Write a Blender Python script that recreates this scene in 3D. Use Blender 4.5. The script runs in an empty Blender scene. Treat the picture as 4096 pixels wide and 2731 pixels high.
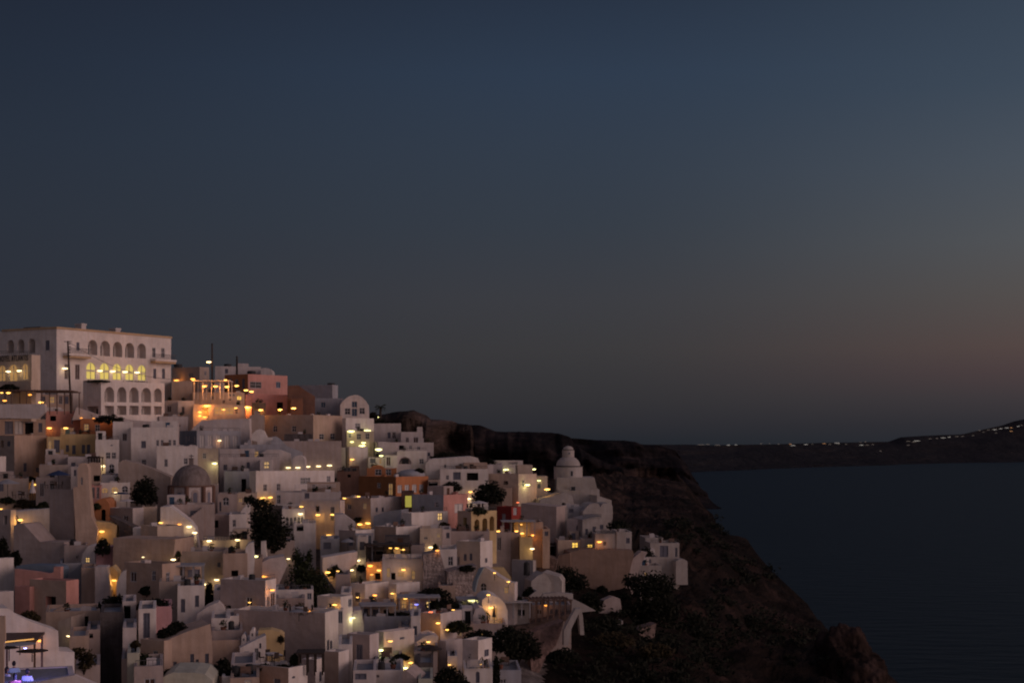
import bpy, bmesh, math, random
from mathutils import Vector, Matrix
from mathutils.geometry import tessellate_polygon
random.seed(7)
R_ = math.radians
sc = bpy.context.scene
COL = sc.collection
# ---------------------------------------------------------------- camera
F, HZ, CH, CU = 6000.0, 1765.0, 200.0, 2048.0      # focal length in photo pixels, eye level, eye height
cam_d = bpy.data.cameras.new('camera'); cam = bpy.data.objects.new('camera', cam_d); COL.objects.link(cam)
cam.location = (0, 0, CH); cam.rotation_euler = (R_(90), 0, 0)
cam_d.sensor_width = 36; cam_d.lens = 36 * F / 4096; cam_d.shift_y = (HZ - 1365.5) / 4096
cam_d.dof.use_dof = True; cam_d.dof.focus_distance = 12.5; cam_d.dof.aperture_fstop = 4.0   # the photo is slightly out of focus
cam_d.clip_start = 1; cam_d.clip_end = 200000
sc.camera = cam
sc.view_settings.view_transform = 'Standard'; sc.view_settings.look = 'None'
sc.view_settings.exposure = 0; sc.view_settings.gamma = 1
sc.cycles.use_denoising = True
sc.cycles.use_light_tree = True
sc.cycles.max_bounces = 5; sc.cycles.sample_clamp_indirect = 2.0
try: sc.cycles.denoiser = 'OPENIMAGEDENOISE'
except Exception: pass
# ---------------------------------------------------------------- sky and afterglow
def lin(c):
    return tuple(((x / 255) / 12.92 if x / 255 <= 0.04045 else (((x / 255) + 0.055) / 1.055) ** 2.4) for x in c)
w = bpy.data.worlds.new('World'); sc.world = w; w.use_nodes = True
nt = w.node_tree; N = nt.nodes; Lk = nt.links
for n in list(N): N.remove(n)
def nd(t, **kw):
    n = N.new(t)
    for k, v in kw.items(): setattr(n, k, v)
    return n
def mth(op, a, b=None):
    n = nd('ShaderNodeMath', operation=op)
    for i, x in enumerate((a, b)):
        if x is None: continue
        if isinstance(x, (int, float)): n.inputs[i].default_value = x
        else: Lk.new(x, n.inputs[i])
    return n.outputs[0]
tc = nd('ShaderNodeTexCoord'); sp = nd('ShaderNodeSeparateXYZ'); Lk.new(tc.outputs['Generated'], sp.inputs[0])
az = mth('ARCTAN2', sp.outputs[0], sp.outputs[1]); el = mth('ARCSINE', sp.outputs[2])
elp = mth('DIVIDE', mth('MULTIPLY', el, 180 / math.pi), 40.0)
def ramp(pts):
    r = nd('ShaderNodeValToRGB'); Lk.new(elp, r.inputs[0]); e = r.color_ramp.elements
    pts = sorted((max(0, math.degrees(math.atan((HZ - v) / F)) / 40), c) for v, c in pts)
    pts.append((1.0, (46, 56, 78)))
    e[0].position = pts[0][0]; e[0].color = (*lin(pts[0][1]), 1); e[1].position = 1; e[1].color = (*lin(pts[-1][1]), 1)
    for p, c in pts[1:-1]:
        x = e.new(p); x.color = (*lin(c), 1)
    r.color_ramp.interpolation = 'LINEAR'
    return r.outputs[0]
rl = ramp([(1765, (44,44,49)), (1600, (48,48,53)), (1300, (45,48,57)), (900, (43,49,60)), (600, (40,48,61)), (300, (36,44,58)), (0, (33,40,54))])
rc = ramp([(1765, (36,39,45)), (1700, (44,44,49)), (1600, (51,50,53)), (1400, (59,58,60)), (1200, (60,61,66)), (900, (54,61,71)), (600, (51,61,75)), (300, (47,60,78)), (0, (41,52,69))])
rr = ramp([(1765, (42,44,50)), (1700, (47,46,51)), (1600, (62,56,59)), (1500, (77,63,64)), (1400, (87,72,69)), (1200, (86,81,79)), (1000, (84,86,89)), (700, (75,83,93)), (400, (63,75,89)), (0, (55,67,82))])
def mapr(x, a, b):
    n = nd('ShaderNodeMapRange', interpolation_type='SMOOTHSTEP'); Lk.new(x, n.inputs[0]); n.inputs[1].default_value = R_(a); n.inputs[2].default_value = R_(b)
    return n.outputs[0]
def mixc(f, a, b):
    n = nd('ShaderNodeMix', data_type='RGBA'); Lk.new(f, n.inputs[0]); Lk.new(a, n.inputs[6]); Lk.new(b, n.inputs[7]); return n.outputs[2]
m1 = mixc(mapr(az, -24, 6), rl, rc); m2 = mixc(mapr(az, 2, 25), m1, rr)
# afterglow lobe over the sunset, far outside the frame on the right
SUNAZ, SUNEL = 82.0, 7.0
sd = Vector((math.sin(R_(SUNAZ)) * math.cos(R_(SUNEL)), math.cos(R_(SUNAZ)) * math.cos(R_(SUNEL)), math.sin(R_(SUNEL))))
vd = nd('ShaderNodeVectorMath', operation='DOT_PRODUCT'); Lk.new(tc.outputs['Generated'], vd.inputs[0]); vd.inputs[1].default_value = sd
lobe = mth('POWER', mth('MAXIMUM', vd.outputs['Value'], 0.0), 9.0)
gl = nd('ShaderNodeMix', data_type='RGBA', blend_type='ADD'); gl.inputs[0].default_value = 1
lc = nd('ShaderNodeMix', data_type='RGBA'); Lk.new(lobe, lc.inputs[0]); lc.inputs[6].default_value = (0, 0, 0, 1); lc.inputs[7].default_value = (0.55, 0.32, 0.27, 1)
Lk.new(m2, gl.inputs[6]); Lk.new(lc.outputs[2], gl.inputs[7])
# dim lavender eastern sky behind the camera
back = nd('ShaderNodeMath', operation='MULTIPLY'); bk = mth('MAXIMUM', mth('MULTIPLY', sp.outputs[1], -1.0), 0.0); Lk.new(bk, back.inputs[0]); back.inputs[1].default_value = 1.0
g2 = nd('ShaderNodeMix', data_type='RGBA', blend_type='ADD'); g2.inputs[0].default_value = 1
bc = nd('ShaderNodeMix', data_type='RGBA'); Lk.new(back.outputs[0], bc.inputs[0]); bc.inputs[6].default_value = (0, 0, 0, 1); bc.inputs[7].default_value = (0.15, 0.105, 0.095, 1)
Lk.new(gl.outputs[2], g2.inputs[6]); Lk.new(bc.outputs[2], g2.inputs[7])
bg = nd('ShaderNodeBackground'); bg.inputs[1].default_value = 1.0; Lk.new(g2.outputs[2], bg.inputs[0])
out = nd('ShaderNodeOutputWorld'); Lk.new(bg.outputs[0], out.inputs[0])
sl = bpy.data.lights.new('afterglow', 'SUN'); sl.energy = 0.86; sl.angle = R_(45); sl.color = (1.0, 0.70, 0.64)
so = bpy.data.objects.new('afterglow', sl); COL.objects.link(so)
so.rotation_euler = Vector((math.sin(R_(112)), math.cos(R_(112)), 0.22)).to_track_quat('Z', 'Y').to_euler()
# ---------------------------------------------------------------- materials
MATS = {}
def mat(name, rgb, rough=0.9, var=0.12, scale=0.5, bump=0.0, bscale=2.0, streak=0.0, emit=None, es=0, metal=0, spec=0.3, c2=None):
    if name in MATS: return MATS[name]
    m = bpy.data.materials.new(name); m.use_nodes = True; t = m.node_tree; b = t.nodes['Principled BSDF']
    b.inputs['Roughness'].default_value = rough; b.inputs['Metallic'].default_value = metal
    b.inputs['Specular IOR Level'].default_value = spec
    co = t.nodes.new('ShaderNodeTexCoord')
    no = t.nodes.new('ShaderNodeTexNoise'); no.inputs['Scale'].default_value = scale; no.inputs['Detail'].default_value = 6
    no.inputs['Roughness'].default_value = 0.65
    t.links.new(co.outputs['Object'], no.inputs['Vector'])
    rp = t.nodes.new('ShaderNodeValToRGB'); rp.color_ramp.elements[0].position = 0.3; rp.color_ramp.elements[1].position = 0.72
    d = c2 or tuple(c * (1 - 2 * var) for c in rgb); u = tuple(min(0.95, c * (1 + var)) for c in rgb)
    rp.color_ramp.elements[0].color = (*d, 1); rp.color_ramp.elements[1].color = (*u, 1)
    t.links.new(no.outputs[0], rp.inputs[0]); last = rp.outputs[0]
    if streak:
        mp = t.nodes.new('ShaderNodeMapping'); mp.inputs['Scale'].default_value = (2.2, 2.2, 0.22); t.links.new(co.outputs['Object'], mp.inputs[0])
        n2 = t.nodes.new('ShaderNodeTexNoise'); n2.inputs['Scale'].default_value = 1.0; n2.inputs['Detail'].default_value = 4; t.links.new(mp.outputs[0], n2.inputs['Vector'])
        r2 = t.nodes.new('ShaderNodeValToRGB'); r2.color_ramp.elements[0].position = 0.35; r2.color_ramp.elements[1].position = 0.6
        s = 1 - streak; r2.color_ramp.elements[0].color = (s, s * 0.97, s * 0.93, 1); r2.color_ramp.elements[1].color = (1, 1, 1, 1)
        t.links.new(n2.outputs[0], r2.inputs[0])
        mx = t.nodes.new('ShaderNodeMix'); mx.data_type = 'RGBA'; mx.blend_type = 'MULTIPLY'; mx.inputs[0].default_value = 1
        t.links.new(last, mx.inputs[6]); t.links.new(r2.outputs[0], mx.inputs[7]); last = mx.outputs[2]
    t.links.new(last, b.inputs['Base Color'])
    if bump:
        n3 = t.nodes.new('ShaderNodeTexNoise'); n3.inputs['Scale'].default_value = bscale; n3.inputs['Detail'].default_value = 8
        t.links.new(co.outputs['Object'], n3.inputs['Vector'])
        bp = t.nodes.new('ShaderNodeBump'); bp.inputs['Strength'].default_value = bump; bp.inputs['Distance'].default_value = 0.3
        t.links.new(n3.outputs[0], bp.inputs['Height']); t.links.new(bp.outputs[0], b.inputs['Normal'])
    if emit:
        b.inputs['Emission Color'].default_value = (*emit, 1); b.inputs['Emission Strength'].default_value = es
    MATS[name] = m
    return m
def pl(name, rgb, **k):
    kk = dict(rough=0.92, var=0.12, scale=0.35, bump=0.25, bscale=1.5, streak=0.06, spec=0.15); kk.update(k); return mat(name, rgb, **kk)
CM = {
 'W': pl('white_plaster', (0.74, 0.67, 0.64)), 'V': pl('mauve_white_plaster', (0.60, 0.53, 0.52)), 'c': pl('cream_plaster', (0.62, 0.50, 0.41)),
 't': pl('tan_plaster', (0.42, 0.34, 0.30)), 'g': pl('grey_plaster', (0.36, 0.36, 0.40)), 'p': pl('pink_plaster', (0.60, 0.31, 0.27)),
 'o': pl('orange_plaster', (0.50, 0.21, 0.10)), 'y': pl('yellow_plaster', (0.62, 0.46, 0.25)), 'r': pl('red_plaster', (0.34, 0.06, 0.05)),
 'U': pl('dimmed_whitewash', (0.42, 0.38, 0.365)), 'N': pl('dimmed_tan_plaster', (0.27, 0.19, 0.155)),  # dimmer copies: light falling off to the right put into the colour
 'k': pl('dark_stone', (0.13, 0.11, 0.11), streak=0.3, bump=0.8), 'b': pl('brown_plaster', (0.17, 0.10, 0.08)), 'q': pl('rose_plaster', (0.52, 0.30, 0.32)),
 's': mat('field_stone', (0.40, 0.33, 0.31), var=0.32, scale=2.6, bump=1.0, bscale=3.0, spec=0.1),
 'e': mat('earth_stone', (0.20, 0.145, 0.125), var=0.35, scale=0.9, bump=1.0, bscale=2.0, spec=0.1),
 'n': pl('sand_plaster', (0.50, 0.37, 0.30), streak=0.08), 'd': pl('shaded_orange_plaster', (0.26, 0.12, 0.055)),  # second tone: orange with the shade of a left face put in
 'G': pl('pale_green_plaster', (0.50, 0.49, 0.41)), 'B': pl('blue_grey_paint', (0.17, 0.22, 0.29)), 'm': pl('mauve_plaster', (0.44, 0.36, 0.34)),
}
ROOF = mat('roof_screed', (0.26, 0.255, 0.27), var=0.15, scale=0.4, bump=0.3, spec=0.1)
ROOFW = mat('whitewashed_roof', (0.42, 0.40, 0.40), var=0.12, scale=0.4, bump=0.3, spec=0.1)
M_FR = mat('window_frame_paint', (0.42, 0.40, 0.42), var=0.05); M_GL = mat('dark_glass', (0.02, 0.022, 0.026), rough=0.12, var=0.1, spec=0.5)
M_SH = mat('shutter_paint', (0.16, 0.16, 0.20), var=0.1, scale=3); M_WP = mat('white_curtain', (0.62, 0.58, 0.56), var=0.1, scale=3)
M_BR = mat('brown_door_wood', (0.09, 0.045, 0.03), var=0.15, scale=4); M_BL = mat('blue_door_paint', (0.045, 0.09, 0.15), var=0.1)
M_DK = mat('opening_shade', (0.012, 0.010, 0.010), var=0.3); M_LT = mat('lit_room', (0.5, 0.35, 0.15), emit=(1.0, 0.62, 0.22), es=0.75)  # near-black back panels: shade inside the openings put into the colour
M_LD = mat('dimly_lit_room', (0.3, 0.2, 0.1), emit=(1.0, 0.55, 0.2), es=0.26); M_LY = mat('bright_room', (0.5, 0.4, 0.1), emit=(1.0, 0.60, 0.10), es=1.2)
M_LG = mat('yellow_green_glow', (0.4, 0.4, 0.1), emit=(1.0, 0.86, 0.16), es=0.30)
M_LH = mat('arch_glow_panel', (0.4, 0.35, 0.1), emit=(1.0, 0.78, 0.20), es=0.50)  # glow of the lamplit vaults put into added panes
M_TM = mat('dark_timber', (0.05, 0.035, 0.03), var=0.2, scale=3); M_ME = mat('dark_metal', (0.03, 0.03, 0.033), rough=0.6, var=0.1)
M_TB = mat('brown_timber', (0.16, 0.10, 0.08), var=0.2, scale=3); M_CN = mat('canvas_awning', (0.33, 0.32, 0.34), var=0.1)
M_CB = mat('blue_canvas', (0.03, 0.05, 0.12), var=0.1); M_CW = mat('white_canvas', (0.55, 0.5, 0.5), var=0.08)
M_TR = mat('ochre_trim', (0.52, 0.36, 0.22), var=0.1); M_RT = mat('railing_paint', (0.10, 0.095, 0.10), var=0.1)
M_TC = mat('terracotta', (0.22, 0.09, 0.06), var=0.2, scale=3)
LAMPM = {k: mat('lamp_glass_' + n, (0.5, 0.5, 0.4), emit=c, es=e) for k, n, c, e in
 (('w', 'white', (1.0, 0.74, 0.38), 2.8), ('y', 'yellow', (1.0, 0.50, 0.10), 2.5), ('o', 'orange', (1.0, 0.35, 0.05), 2.5), ('g', 'greenish', (0.93, 0.88, 0.34), 2.6), ('r', 'red', (1.0, 0.18, 0.06), 2), ('u', 'blue', (0.25, 0.25, 1.0), 2))}
LCOL = {'w': (1.0, 0.74, 0.36), 'y': (1.0, 0.49, 0.10), 'o': (1.0, 0.34, 0.05), 'g': (0.92, 0.90, 0.38), 'r': (1, .2, .08), 'u': (.3, .3, 1)}
# ---------------------------------------------------------------- object helpers
def mesh_obj(name, bm, m, parent=None, smooth=False, loc=None):
    me = bpy.data.meshes.new(name); bm.to_mesh(me); bm.free()
    if smooth:
        for p in me.polygons: p.use_smooth = True
    if isinstance(m, (list, tuple)):
        for x in m: me.materials.append(x)
    else: me.materials.append(m)
    o = bpy.data.objects.new(name, me); COL.objects.link(o)
    if parent is not None: o.parent = parent
    if loc is not None: o.location = loc
    return o
def tag(o, label, cat, group=None, kind=None):
    o['label'] = label; o['category'] = cat
    if group: o['group'] = group
    if kind: o['kind'] = kind
    return o
def empty(name, loc, rz=0):
    o = bpy.data.objects.new(name, None); COL.objects.link(o); o.location = loc; o.rotation_euler = (0, 0, rz); o.empty_display_size = 0.5; return o
def bx(bm, x0, x1, y0, y1, z0, z1, mi=0):
    vs = [bm.verts.new(p) for p in ((x0,y0,z0),(x1,y0,z0),(x1,y1,z0),(x0,y1,z0),(x0,y0,z1),(x1,y0,z1),(x1,y1,z1),(x0,y1,z1))]
    for f in ((0,3,2,1),(4,5,6,7),(0,1,5,4),(1,2,6,5),(2,3,7,6),(3,0,4,7)):
        bm.faces.new([vs[i] for i in f]).material_index = mi
def tube(bm, p0, p1, r0, r1=None, n=7):
    r1 = r0 if r1 is None else r1; p0 = Vector(p0); p1 = Vector(p1); d = (p1 - p0).normalized()
    a = d.orthogonal().normalized(); b = d.cross(a)
    A = [bm.verts.new(p0 + (a * math.cos(k * 2 * math.pi / n) + b * math.sin(k * 2 * math.pi / n)) * r0) for k in range(n)]
    B = [bm.verts.new(p1 + (a * math.cos(k * 2 * math.pi / n) + b * math.sin(k * 2 * math.pi / n)) * r1) for k in range(n)]
    for k in range(n): bm.faces.new((A[k], A[(k+1) % n], B[(k+1) % n], B[k]))
    bm.faces.new(A[::-1]); bm.faces.new(B)
def lathe(bm, prof, n=24, cx=0, cy=0):
    rings = []
    for r, z in prof:
        rings.append([bm.verts.new((cx + r * math.cos(k * 2 * math.pi / n), cy + r * math.sin(k * 2 * math.pi / n), z)) for k in range(n)] if r > 1e-4 else [bm.verts.new((cx, cy, z))])
    for a, b in zip(rings, rings[1:]):
        for k in range(n):
            f = [a[k % len(a)], a[(k + 1) % len(a)], b[(k + 1) % len(b)], b[k % len(b)]]
            f = list(dict.fromkeys(f))
            if len(f) > 2: bm.faces.new(f)
def arch_loop(x0, x1, z0, z1, n=8):
    r = (x1 - x0) / 2; zs = max(z0 + 0.05, z1 - r); ry = z1 - zs; cx = (x0 + x1) / 2
    return [(x0, z0), (x1, z0)] + [(cx + r * math.cos(k * math.pi / n), zs + ry * math.sin(k * math.pi / n)) for k in range(n + 1)]
def holed_face(bm, outer, holes, to, mi=0):
    loops = [[Vector((x, z, 0)) for x, z in l] for l in [outer] + holes]
    pts = [p for l in loops for p in l]
    vs = [bm.verts.new(to(p.x, p.y, 0)) for p in pts]
    for tri in tessellate_polygon(loops):
        try: bm.faces.new([vs[i] for i in tri]).material_index = mi
        except ValueError: pass
def leafmat(n, c): return mat(n, c, rough=0.8, var=0.35, scale=1.2, spec=0.15)
LEAF = {'d': leafmat('dark_leaves', (0.014, 0.015, 0.009)), 'g': leafmat('green_leaves', (0.028, 0.034, 0.016)), 'b': leafmat('brown_leaves', (0.045, 0.034, 0.017)), 'p': leafmat('palm_leaves', (0.025, 0.03, 0.015))}
def leaves(bm, c, r, n, sz):
    for _ in range(n):
        a = random.random() * 2 * math.pi; z = random.uniform(-1, 1); rr = random.random() ** 0.45; q = math.sqrt(1 - z * z)
        k = 1 + 0.28 * math.sin(a * 3 + c[0] * 3) * math.cos(z * 4 + c[2])
        p = Vector((c[0] + r[0] * rr * k * q * math.cos(a), c[1] + r[1] * rr * k * q * math.sin(a), c[2] + r[2] * rr * k * z))
        t = Vector((random.gauss(0, 1), random.gauss(0, 1), random.gauss(0, .7))).normalized(); b = t.orthogonal().normalized(); s = sz * random.uniform(.5, 1.5)
        bm.faces.new([bm.verts.new(p + t * s), bm.verts.new(p + b * s * .55), bm.verts.new(p - t * s), bm.verts.new(p - b * s * .55)])
# ---------------------------------------------------------------- photo pixel -> place
def interp(x, xs, ys):
    if x <= xs[0]: return ys[0]
    for i in range(1, len(xs)):
        if x <= xs[i]:
            t = (x - xs[i-1]) / (xs[i] - xs[i-1]); return ys[i-1] + t * (ys[i] - ys[i-1])
    return ys[-1]
DC = [(0,    [(1600, 360), (1700, 275), (1800, 254), (1900, 240), (2100, 212), (2300, 186), (2500, 160), (2731, 132), (3000, 110)]),
      (1200, [(1600, 380), (1660, 320), (1800, 262), (1900, 246), (2100, 222), (2300, 199), (2500, 174), (2731, 147), (3000, 120)]),
      (1800, [(1600, 400), (1700, 320), (1800, 285), (1900, 258), (2100, 229), (2300, 206), (2500, 181), (2731, 153), (3000, 125)]),
      (2250, [(1600, 420), (1850, 300), (2000, 262), (2200, 228), (2400, 203), (2731, 170), (3000, 135)]),
      (2500, [(1600, 900), (1880, 850), (1950, 600), (2050, 420), (2130, 272), (2250, 240), (2400, 215), (2731, 178), (3000, 140)]),
      (2800, [(1600, 900), (1900, 880), (2000, 600), (2150, 400), (2400, 270), (2731, 195), (3000, 150)]),
      (3200, [(1600, 900), (1900, 880), (2200, 500), (2450, 360), (2731, 225), (3000, 170)]),
      (3550, [(1600, 900), (1900, 880), (2300, 520), (2600, 330), (2731, 260), (3000, 190)])]
def D(u, v):
    xs = [c[0] for c in DC]; ys = [interp(v, [p[0] for p in c[1]], [p[1] for p in c[1]]) for c in DC]
    return interp(u, xs, ys)
def zz(v, Y): return CH - (v - HZ) / F * Y
REG = {'A': (0, 1280), 'B': (660, 1340), 'C': (1280, 1560), 'D': (1960, 1720), 'E': (0, 1640), 'F': (660, 1740), 'G': (1300, 1940),
       'I': (1960, 2140), 'J': (0, 2000), 'K': (660, 2060), 'L': (0, 2251), 'M': (660, 2251), 'N': (1320, 2251), 'P': (2000, 2060)}
cur = ['A']
def rg(k): cur[0] = k
def uv(x, y):
    o = REG[cur[0]]; return o[0] + x / 3.26667, o[1] + y / 3.26667
# ---------------------------------------------------------------- houses
LABELS = {}
HG = 'whitewashed houses stepping down the hillside'
def win_params(k):
    arch = k.endswith('a'); c = k[0]
    return c, arch
def face_windows(parent, bmw, outer, wins, to, inner_ok):
    """cut window openings in a face; to(s, z, depth) gives local coordinates"""
    holes = []; rects = []
    for (s0, s1, z0, z1, k) in wins:
        c, arch = win_params(k)
        if s1 - s0 < 0.15 or z1 - z0 < 0.15 or not inner_ok(s0, s1, z0, z1): continue
        if any(s0 < r[1] + 0.06 and s1 > r[0] - 0.06 and z0 < r[3] + 0.06 and z1 > r[2] - 0.06 for r in rects): continue
        rects.append((s0, s1, z0, z1))
        loop = arch_loop(s0, s1, z0, z1) if arch else [(s0, z0), (s1, z0), (s1, z1), (s0, z1)]
        holes.append(loop)
        dep = {'o': 0.9, 'O': 1.5, 'L': 0.9, 'l': 0.18}.get(c, 0.2)
        for i in range(len(loop)):                      # reveals
            a, b = loop[i], loop[(i + 1) % len(loop)]
            vs = [bmw.verts.new(to(*q)) for q in ((a[0], a[1], 0), (b[0], b[1], 0), (b[0], b[1], dep), (a[0], a[1], dep))]
            bmw.faces.new(vs)
        if c in 'OL':
            bmw.faces.new([bmw.verts.new(to(x, z, dep)) for x, z in loop])
            if c == 'L':
                ld = bpy.data.lights.new('loggia_light', 'POINT'); ld.energy = 2.2 * (s1 - s0) * (z1 - z0) + 2; ld.color = (1.0, 0.70, 0.08); ld.shadow_soft_size = 0.1
                lo = bpy.data.objects.new('loggia_light', ld); COL.objects.link(lo); lo.parent = parent; lo.location = to((s0 + s1) / 2, z0 + .6 * (z1 - z0), 0.4)
            else:
                q = (s1 - s0) * .24; bmd = bmesh.new(); zt_ = z0 + (z1 - z0) * .72
                bmd.faces.new([bmd.verts.new(to(x, z, dep - .03)) for x, z in ((s0 + q, z0 + .02), (s1 - q, z0 + .02), (s1 - q, zt_), (s0 + q, zt_))])
                mesh_obj('door', bmd, M_GL, parent)  # dark glass door added to darken the recess
            continue
        pm = {'d': M_GL, 's': M_SH, 'b': M_BR, 'B': M_BL, 'l': M_LT, 'i': M_LD, 'o': M_DK, 'w': M_WP, 'Y': M_LY, 'z': M_LG, 'h': M_LH}[c]
        nm = 'opening' if c == 'o' else ('door' if c in 'bB' and z1 - z0 > 1.6 else 'window')
        if c in 'oz':
            bm = bmesh.new(); bm.faces.new([bm.verts.new(to(x, z, dep - 0.02)) for x, z in loop])
            mesh_obj(nm, bm, pm, parent)
            continue
        bm = bmesh.new(); t = min(0.09, (s1 - s0) * 0.14); zc = z0 + (z1 - z0) * 0.55
        def bar(sa, sb, za, zb, d0=0.05, d1=0.15):
            vs = [bm.verts.new(to(*q)) for q in ((sa,za,d0),(sb,za,d0),(sb,zb,d0),(sa,zb,d0),(sa,za,d1),(sb,za,d1),(sb,zb,d1),(sa,zb,d1))]
            for f in ((0,1,2,3),(4,7,6,5),(0,4,5,1),(1,5,6,2),(2,6,7,3),(3,7,4,0)): bm.faces.new([vs[i] for i in f])
        zt = z1 - (0 if not arch else min((s1 - s0) / 2, z1 - z0 - 0.1))
        bar(s0, s0 + t, z0, zt); bar(s1 - t, s1, z0, zt); bar(s0 + t, s1 - t, z0, z0 + t)
        if not arch: bar(s0 + t, s1 - t, z1 - t, z1)
        sm = (s0 + s1) / 2; bar(sm - t / 2, sm + t / 2, z0 + t, z1 - t)
        if c in 'dlYih': bar(s0 + t, sm - t / 2, zc - t / 2, zc + t / 2); bar(sm + t / 2, s1 - t, zc - t / 2, zc + t / 2)
        fo = mesh_obj(nm, bm, M_SH if c in 's' else M_FR, parent)
        bm = bmesh.new(); bm.faces.new([bm.verts.new(to(x, z, 0.13)) for x, z in loop])
        mesh_obj('pane' if nm == 'window' else 'leaf_panel', bm, pm, fo)
    holed_face(bmw, outer, holes, lambda x, z, d: to(x, z, 0))
def place(label):
    assert label not in LABELS, 'duplicate label: ' + label
    LABELS[label] = 1
def H(label, u0, u1, u2, vt, vb, col='W', wins=(), a=48, Y=None, d=None, cat='house', name='house', clutter=1, para=0.35, colL=None, roofm=None, group=HG, sink=4.0, Lw=()):
    place(label)
    U1, VT = uv(u1, vt); VB = uv(0, vb)[1]; U2 = uv(u2, 0)[0]; U0 = uv(u0, 0)[0] if u0 is not None else None
    Y1 = Y or D(U1, VB); t1 = (U1 - CU) / F; X1 = t1 * Y1
    if U0 is None: a = min(a, max(3.0, math.degrees(math.atan(-t1)) - 1.0))
    A = R_(a); ca, sa = math.cos(A), math.sin(A)
    t2 = (U2 - CU) / F; wd = (t2 * Y1 - X1) / (ca - t2 * sa)
    if U0 is not None:
        t0 = (U0 - CU) / F; dp = (t0 * Y1 - X1) / (-sa - t0 * ca)
    else: dp = d or 7.0
    wd = max(1.0, min(wd, 60)); dp = max(1.0, min(dp, 45))
    if d: dp = max(dp, d) if U0 is None else dp
    ztop = zz(VT, Y1); zb = zz(VB, Y1) - sink; h = ztop - zb
    root = empty(name, (X1, Y1, zb), A); tag(root, label, cat, group); rs = random.Random(len(LABELS))
    if name == 'house': root.rotation_euler = (rs.uniform(-.009, .009), rs.uniform(-.009, .009), A)
    wr, wl = [], []
    def conv(x, y, ww, hh, right):
        U, V = uv(x, y); hw = ww / 2 / 3.26667; hv = hh / 2 / 3.26667
        def S(u):
            t = (u - CU) / F
            return (t * Y1 - X1) / (ca - t * sa) if right else (t * Y1 - X1) / (-sa - t * ca)
        a_, b_, c_ = S(U - hw), S(U + hw), S(U); s0, s1 = min(a_, b_), max(a_, b_)
        Yp = Y1 + c_ * (sa if right else ca)
        return s0, s1, zz(V + hv, Yp) - zb, zz(V - hv, Yp) - zb
    for wv in wins: wr.append((*conv(wv[0], wv[1], wv[2], wv[3], True), wv[4]))
    for wv in Lw: wl.append((*conv(wv[0], wv[1], wv[2], wv[3], False), wv[4]))
    plain = name != 'house' or any(q in label for q in ('blank', 'wall', 'roof', 'block', 'stair', 'flank', 'parapet'))
    if not plain:
        for L_, lst in ((wd, wr), (dp, wl)):
            if lst or L_ < 2.2: continue
            x = rs.uniform(.4, 1.0)
            while x < L_ - 1.2:
                ww = rs.choice((.6, .75, .9)); hh = rs.choice((.8, 1.1, 1.1, 1.9)); zt = h - rs.uniform(.7, 1.1)
                lst.append((x, x + ww, zt - hh, zt, rs.choice('dsdsobBdi'))); x += ww + rs.uniform(.7, 3.0)
    bm = bmesh.new(); th = 0.25; hi = h - para
    ok = lambda L: (lambda s0, s1, z0, z1: s0 > 0.05 and s1 < L - 0.05 and z1 < h - 0.12 and z0 > 0.05)
    face_windows(root, bm, [(0, 0), (wd, 0), (wd, h), (0, h)], wr, lambda s, z, q: (s, q, z), ok(wd))
    face_windows(root, bm, [(0, 0), (dp, 0), (dp, h), (0, h)], wl, lambda s, z, q: (q, s, z), ok(dp))
    def quad(*p): bm.faces.new([bm.verts.new(x) for x in p])
    quad((wd,0,0),(wd,dp,0),(wd,dp,h),(wd,0,h)); quad((0,dp,0),(wd,dp,0),(wd,dp,h),(0,dp,h))
    e = th
    O = [(0,0),(wd,0),(wd,dp),(0,dp)]; I = [(e,e),(wd-e,e),(wd-e,dp-e),(e,dp-e)]
    for i in range(4):
        j = (i + 1) % 4
        quad((*O[i],h),(*O[j],h),(*I[j],h),(*I[i],h)); quad((*I[i],h),(*I[j],h),(*I[j],hi - 0.05),(*I[i],hi - 0.05))
    if colL:  # left face plaster, mostly darker: its shade is put into the colour
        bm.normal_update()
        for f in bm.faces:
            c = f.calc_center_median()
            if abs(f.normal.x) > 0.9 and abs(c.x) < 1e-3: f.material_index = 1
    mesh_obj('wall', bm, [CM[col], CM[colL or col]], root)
    bm = bmesh.new(); bx(bm, e + .003, wd - e - .003, e + .003, dp - e - .003, hi - 0.2, hi)
    mesh_obj('roof', bm, roofm or (ROOF if random.random() < 0.6 else ROOFW), root)
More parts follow.
